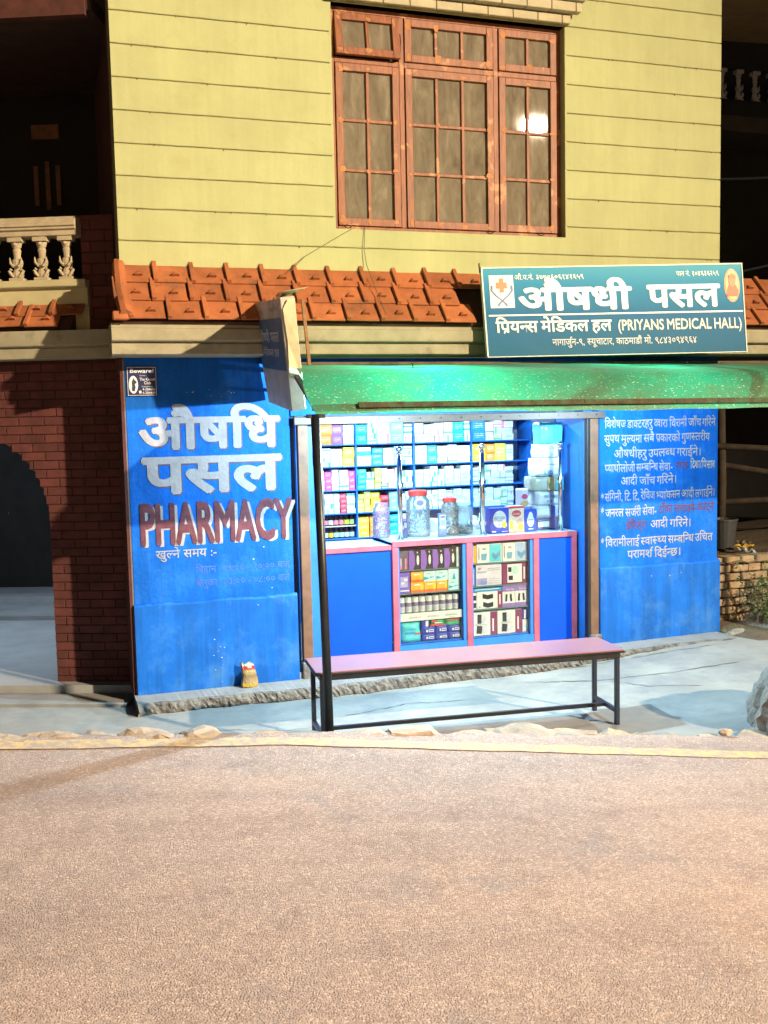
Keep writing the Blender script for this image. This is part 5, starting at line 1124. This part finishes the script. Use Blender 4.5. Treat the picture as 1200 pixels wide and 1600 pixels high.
for (u0, u1, v0, v1) in ((.012, .988, .03, .10), (.012, .988, .90, .97), (.012, .027, .10, .90), (.973, .988, .10, .90)):
    q = bslab(u0, u1, v0, v1, tz-.060, tz-.0225); mb.add(q.v, q.f)
mb.build('apron', M['black_iron'], bn, bevel=.002)
gz = -.112
for u in (.014, .974):
    for v in (.04, .88): bslab(u, u+.014, v, v+.075, gz+ (.02 if u > .5 else -.02), tz-.061).build('leg', M['blue_iron'], bn, bevel=.003)
    bslab(u+.001, u+.013, .117, .878, .005, .035).build('stretcher', M['blue_iron'], bn, bevel=.002)
bslab(.029, .973, .46, .53, .008, .032).build('stretcher', M['black_iron'], bn, bevel=.002)
mb = MB(); mb.tube([(3.12, -1.74, tz-.03), (3.15, -1.75, tz-.02), (3.165, -1.73, tz-.035), (3.15, -1.70, tz-.04), (3.13, -1.70, tz-.03)], .010, 6); mb.build('rag', surf('rag_cloth', (.10, .09, .08), .9), bn)

# ------------------------------------------------------------------ crumpled packet on the ledge
pkt = empty('snack_packet', (.845, -.10, .0), 'small crumpled yellow snack packet standing on the cement ledge', 'packet', world=False)
bm = bmesh.new(); bmesh.ops.create_cube(bm, size=1); bmesh.ops.subdivide_edges(bm, edges=bm.edges, cuts=7, use_grid_fill=True); r2 = random.Random(77)
for v in bm.verts:
    x, y, z = v.co; zz = z+.5; wd = .130*(1-.22*zz+.05*math.sin(zz*9)); dp = .065*(1-.75*max(0, zz-.55)/.45)*(1-.5*(2*abs(x))**2)
    v.co = Vector((x*wd+.010*zz*math.sin(zz*5)+r2.uniform(-.003, .003)-.012*zz, y*dp+r2.uniform(-.004, .004), zz*.185+.012*math.sin(x*9)*zz+r2.uniform(-.003, .003)))
me = bpy.data.meshes.new('packet'); bm.to_mesh(me); bm.free()
def packet_mat():
    m, n, l, b = new_mat('snack_foil'); tc = n.new('ShaderNodeTexCoord'); s_ = n.new('ShaderNodeSeparateXYZ'); l.new(tc.outputs['Generated'], s_.inputs[0])
    r = ramp(n, [(0, (.32, .20, .02)), (.12, (.36, .25, .04)), (.16, (.30, .24, .14)), (.45, (.20, .13, .07)), (.62, (.34, .30, .14)), (.70, (.28, .03, .025)), (.80, (.30, .035, .03)), (.84, (.34, .36, .34)), (1, (.03, .10, .06))]); l.new(s_.outputs[2], r.inputs[0])
    t = noise(n, l, 30, 4, .6, tc.outputs['Object']); c = mixc(n, l, t.outputs[0], r.outputs[0], (.45, .42, .35), 'OVERLAY'); l.new(c, b.inputs['Base Color']); b.inputs['Roughness'].default_value = .22; return m
me.materials.append(packet_mat()); link('foil', me, pkt); pkt.rotation_euler = (R(-6), R(4), R(14))

# ------------------------------------------------------------------ right edge: boulder, raw brick wall, shrub, shed
o = rock('boulder', (.95, .72, .80), M['rock'], 41, None, 4, .45); o.location = (4.17, -2.42, .12); o.rotation_euler = (.25, -.35, .5); tag(o, 'large pale boulder at the road edge by the right border', 'rock')
o = rock('roadside_stone', (.10, .08, .06), M['kerb'], 47, None, 2); o.location = (3.42, -2.55, .04); tag(o, 'small dark stone lying beside the boulder', 'rock')
bwl = empty('low_brick_wall', (5.9, .42, .02), 'low wall of rough unplastered clay bricks beside the blue house', 'wall')
MB().box(5.26, 7.6, .38, .52, -.05, .615).build('core', M['mud'], bwl)
r_ = random.Random(31); z = .035; row = 0
while z < .60:
    h = .076; x = 5.265 - (.09 if row % 2 else 0)
    while x < 7.0:
        w = r_.uniform(.15, .215); a_ = max(x, 5.262)
        if x+w-a_ > .05:
            o = MB().box(a_+.006, x+w-.006, .33+r_.uniform(-.015, .02), .50, z+.005+jit(.003), z+h-.006+jit(.004)).build('brick', M['brick_raw'], bwl, bevel=.008)
        x += w+.006
    z += h+.004; row += 1
mb = MB(); xs_ = lin(5.262, 7.6, 30); r_ = random.Random(9); V = []
for x in xs_: hh = .635+r_.uniform(-.012, .015); V += [(x, .32, hh-.03), (x, .36, hh), (x, .52, hh+.01), (x, .58, hh-.04)]
mb.add(V, [(i*4+k, (i+1)*4+k, (i+1)*4+k+1, i*4+k+1) for i in range(29) for k in range(3)]).build('mud_cap', M['mud'], bwl, smooth=True)
# raised earth behind the low wall
tag(grid('earth_terrace', lin(5.24, 14, 20), lin(.54, 6, 12), lambda x, y: .60+.05*math.sin(x*3)*math.sin(y*2.3), M['soil']), kind='structure')
# gravelly verge in front of it
tag(grid('verge', lin(5.235, 12, 40), lin(-.55, .40, 12), lambda x, y: .045+.02*math.sin(x*5+y*4)+.01*math.sin(x*13)+max(0, y)*.08-(.07 if y < -.5 else 0), M['soil']), kind='structure')
# shrub
shr = empty('shrub', (6.02, .10, .06), 'small leafy green shrub growing in front of the low brick wall', 'shrub')
def leaf_mat(name, c1, c2):
    m, n, l, b = new_mat(name); t = noise(n, l, 14, 3, .5, wpos(n)); r = ramp(n, [(.35, c1), (.65, c2)]); l.new(t.outputs[0], r.inputs[0]); l.new(r.outputs[0], b.inputs['Base Color']); b.inputs['Roughness'].default_value = .6; return m
LM = leaf_mat('shrub_leaf', (.05, .085, .02), (.13, .17, .04))
r_ = random.Random(15); st = MB(); lv = MB()
for q in range(34):
    bx_, by_ = 5.98+r_.gauss(0, .13), .10+r_.gauss(0, .06); tip = Vector((bx_+r_.gauss(0, .16), by_+r_.gauss(0, .08)-.04, r_.uniform(.28, .62)))
    p0 = Vector((bx_, by_, .04)); st.tube([p0, (p0+tip)/2+Vector((jit(.03), jit(.03), .03)), tip], [.005, .004, .002], 4)
    for k in range(34):
        t = r_.uniform(.2, 1.05); c = p0.lerp(tip, t)+Vector((r_.gauss(0, .035), r_.gauss(0, .03), r_.gauss(0, .02))); d = Vector((r_.gauss(0, 1), r_.gauss(0, 1)-.4, r_.gauss(0, .7)+.3)).normalized(); s_ = d.cross(Vector((r_.gauss(0, 1), r_.gauss(0, 1), r_.gauss(0, 1)))).normalized(); L = r_.uniform(.028, .055)
        lv.add([c, c+d*L*.5+s_*L*.22, c+d*L, c+d*L*.5-s_*L*.22], [(0, 1, 2, 3)])
st.build('stems', M['wood_pole'], shr); tag(lv.build('leaves', LM, shr), kind='stuff')
wd = MB()
for q in range(70):
    c = Vector((5.42+r_.gauss(0, .13), -.08+r_.gauss(0, .06), .045)); d = Vector((r_.gauss(0, 1), r_.gauss(0, .6), 1.2)).normalized(); s_ = d.cross(Vector((0, 1, .3))).normalized(); L = r_.uniform(.03, .07)
    wd.add([c-s_*.004, c+s_*.004, c+d*L], [(0, 1, 2)])
tag(wd.build('weeds', LM), 'low tuft of weeds at the foot of the brick wall', 'weeds', kind='stuff')
# litter on the terrace
r_ = random.Random(52)
LIT = [('pale plastic scrap', (.55, .55, .52)), ('yellow wrapper', (.62, .38, .04)), ('grey plank end', (.20, .17, .14)), ('white paper scrap', (.55, .52, .50)), ('brown cardboard scrap', (.25, .16, .09))]
for k, (nm, c) in enumerate(LIT):
    bm = bmesh.new(); bmesh.ops.create_grid(bm, x_segments=5, y_segments=4, size=.5)
    for v in bm.verts: v.co = Vector((v.co.x*r_.uniform(.16, .24), v.co.y*.10, .025*math.sin(v.co.x*9+k)*math.cos(v.co.y*8)+.02+r_.uniform(0, .012)))
    me = bpy.data.meshes.new('litter'); bm.to_mesh(me); bm.free(); me.materials.append(ink(c, .6)); o = link('litter', me, None, (6.05+.20*k+jit(.05), .70+.25*(k % 3), .645), (0, 0, jit(1.5)))
    md = o.modifiers.new('thick', 'SOLIDIFY'); md.thickness = .006
    tag(o, f'crumpled {nm} on the dark terrace behind the low wall', 'litter', 'litter on the terrace')
o = rock('verge_stone', (.26, .16, .10), M['rock'], 63); o.location = (5.33, -.14, .04); tag(o, 'grey flat stone at the foot of the blue wall corner', 'rock')
o = rock('verge_stone', (.10, .08, .05), surf('pinkish_stone', (.50, .36, .30), .9), 64); o.location = (5.82, -.20, .05); tag(o, 'small pinkish stone on the verge near the shrub', 'rock')
# shed frame
sh = empty('pole_shed', (7.6, 2.2, .6), 'dark open shed of rough wooden poles beyond the low wall', 'shed')
MB().tube([(6.36, 1.5, .55), (6.38, 1.5, 1.3), (6.36, 1.52, 2.6)], [.05, .045, .042], 8).build('post', M['shaded_pole'], sh, smooth=True)
MB().tube([(9.4, 1.5, .55), (9.42, 1.5, 2.6)], .05, 8).build('post', M['shaded_pole'], sh, smooth=True)
for (a_, b_) in (((6.2, 1.47, 1.70), (9.5, 1.5, 1.45)), ((6.2, 1.55, 1.52), (9.5, 1.5, .95)), ((6.3, 1.53, 1.08), (9.4, 1.6, 1.06))): MB().tube([a_, tuple((p+q)/2+jit(.02) for p, q in zip(a_, b_)), b_], [.036, .034, .03], 7).build('rail', M['shaded_pole'], sh, smooth=True)
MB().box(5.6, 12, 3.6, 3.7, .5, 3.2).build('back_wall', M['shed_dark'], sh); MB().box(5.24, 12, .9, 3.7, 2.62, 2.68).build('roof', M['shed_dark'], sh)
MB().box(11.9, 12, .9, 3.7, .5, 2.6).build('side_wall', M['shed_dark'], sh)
bk = empty('bucket', (6.20, 1.22, .63), 'grey plastic bucket in the dark beside the blue wall corner', 'bucket', world=False)
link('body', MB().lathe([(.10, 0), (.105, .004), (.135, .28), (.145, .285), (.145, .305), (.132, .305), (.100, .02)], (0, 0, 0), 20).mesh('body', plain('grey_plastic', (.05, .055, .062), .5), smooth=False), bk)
link('handle', MB().tube([(.14*math.cos(t), .0, .28-.10*math.sin(t)) for t in (math.pi*k/8 for k in range(9))], .004, 5).mesh('handle', M['black_iron']), bk)

# ------------------------------------------------------------------ dark neighbour house at the upper right
nh = empty('neighbour_house', (9.5, 4.2, 2.7), 'dark unlit house with balcony balusters beyond the yellow house', 'house')
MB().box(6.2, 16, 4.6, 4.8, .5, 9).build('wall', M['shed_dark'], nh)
MB().box(6.2, 16, 3.85, 4.6, 5.75, 5.95).build('balcony_slab', M['dark_room'], nh)
MB().box(6.2, 16, 3.86, 4.0, 5.95, 6.16).build('balcony_beam', M['shed_dark'], nh)
MB().box(6.2, 16, 3.86, 4.0, 6.56, 6.66).build('balcony_rail', M['shed_dark'], nh)
BAL2 = baluster(); BAL2.materials.clear(); BAL2.materials.append(surf('pale_cement', (.42, .40, .40), .9, .1, 8))
for k in range(10): link('baluster', BAL2, nh, Vector((8.12+.262*k, 3.93, 6.16))-OFF[nh.name], None, (1, 1, 1.2))
for k in range(7): MB().box(8.26+k*.028, 8.28+k*.028, 4.50, 4.52, 6.62, 6.90+.01*k).build('shutter_slat', plain('pale_shutter', (.6, .55, .56), .5), nh)
sf2 = surf('eave_soffit', (.26, .18, .10), .9, .15, 4)
MB().add([(5.24, -.30, 6.10), (9, -.30, 6.35), (9, 3.4, 6.75), (5.24, 3.4, 6.60)], [(0, 1, 2, 3)]).add([(5.24, -.30, 6.16), (9, -.30, 6.41), (9, 3.4, 6.81), (5.24, 3.4, 6.66)], [(3, 2, 1, 0)]).build('eave_soffit', sf2, house)
# cables
for k, (a_, b_, s_) in enumerate((((5.3, .6, 3.30), (9.2, 1.2, 4.35), .10), ((5.3, .7, 3.22), (9.2, 1.2, 4.05), .12), ((5.3, .8, 4.3), (9.2, 1.4, 4.9), .08))):
    a_, b_ = Vector(a_), Vector(b_); MBq = MB().tube([a_.lerp(b_, t)-Vector((0, 0, s_*4*t*(1-t))) for t in lin(0, 1, 13)], .012, 6)
    tag(MBq.build('cable', M['black_iron']), f'black overhead cable right of the yellow wall, {["lowest", "second", "highest"][k]} of three', 'cable', 'overhead cables')
thin = plain('thin_wire', (.10, .08, .05), .6)
for k, pts in enumerate((((1.84, -.012, 3.585), (1.62, -.02, 3.46), (1.40, -.03, 3.33), (1.26, -.10, 3.20)), ((1.90, -.012, 3.585), (1.885, -.02, 3.40), (1.90, -.03, 3.28), (1.92, -.20, 3.06), (1.95, -.34, 2.86)))):
    tag(MB().tube(pts, .0028, 5).build('wire', thin), f'thin wire hanging from the window corner to the roof tiles, {["slanting left", "nearly upright"][k]}', 'wire', 'thin wires')

# ------------------------------------------------------------------ street lamp behind the camera, seen mirrored in a window pane
sl_ = empty('street_lamp', (14.3, -21.6, road_z(7.4)), 'street lamp with warm light across the road, mirrored in a window pane', 'street lamp')
p0 = STREET_LAMP
MB().tube([(14.3, -21.6, -.6), (14.3, -21.6, 10.4), (14.2, -21.3, 10.85), (p0.x+.25, p0.y-.8, p0.z+.22)], [.10, .07, .06, .045], 10).build('pole', M['blue_iron'], sl_, smooth=True)
dirn = (Vector((p0.x+.25, p0.y-.8, p0.z+.22))-p0).normalized()
MB().bar(p0+Vector((.22, -.7, .19)), p0+Vector((-.05, .16, .11)), .22, .09).build('head', plain('lamp_housing', (.3, .3, .3), .5), sl_, bevel=.02)
MB().lathe([(.11, 0), (.10, -.02), (.06, -.035), (.0, -.04)], (p0.x, p0.y-.08, p0.z+.045), 16).build('lens', emit('warm_lamp_glow', (1.0, .75, .40), 25), sl_)
L_ = bpy.data.lights.new('street_light', 'SPOT'); L_.energy = STREET_W; L_.color = STREET_COL; L_.shadow_soft_size = .22; L_.spot_size = R(72); L_.spot_blend = 1.0
o = bpy.data.objects.new('street_light', L_); COL.objects.link(o); o.location = p0 - Vector((0, .08, .03)); o.rotation_euler = (Vector((-.8, -6.1, 0.2))-o.location).to_track_quat('-Z', 'Y').to_euler()
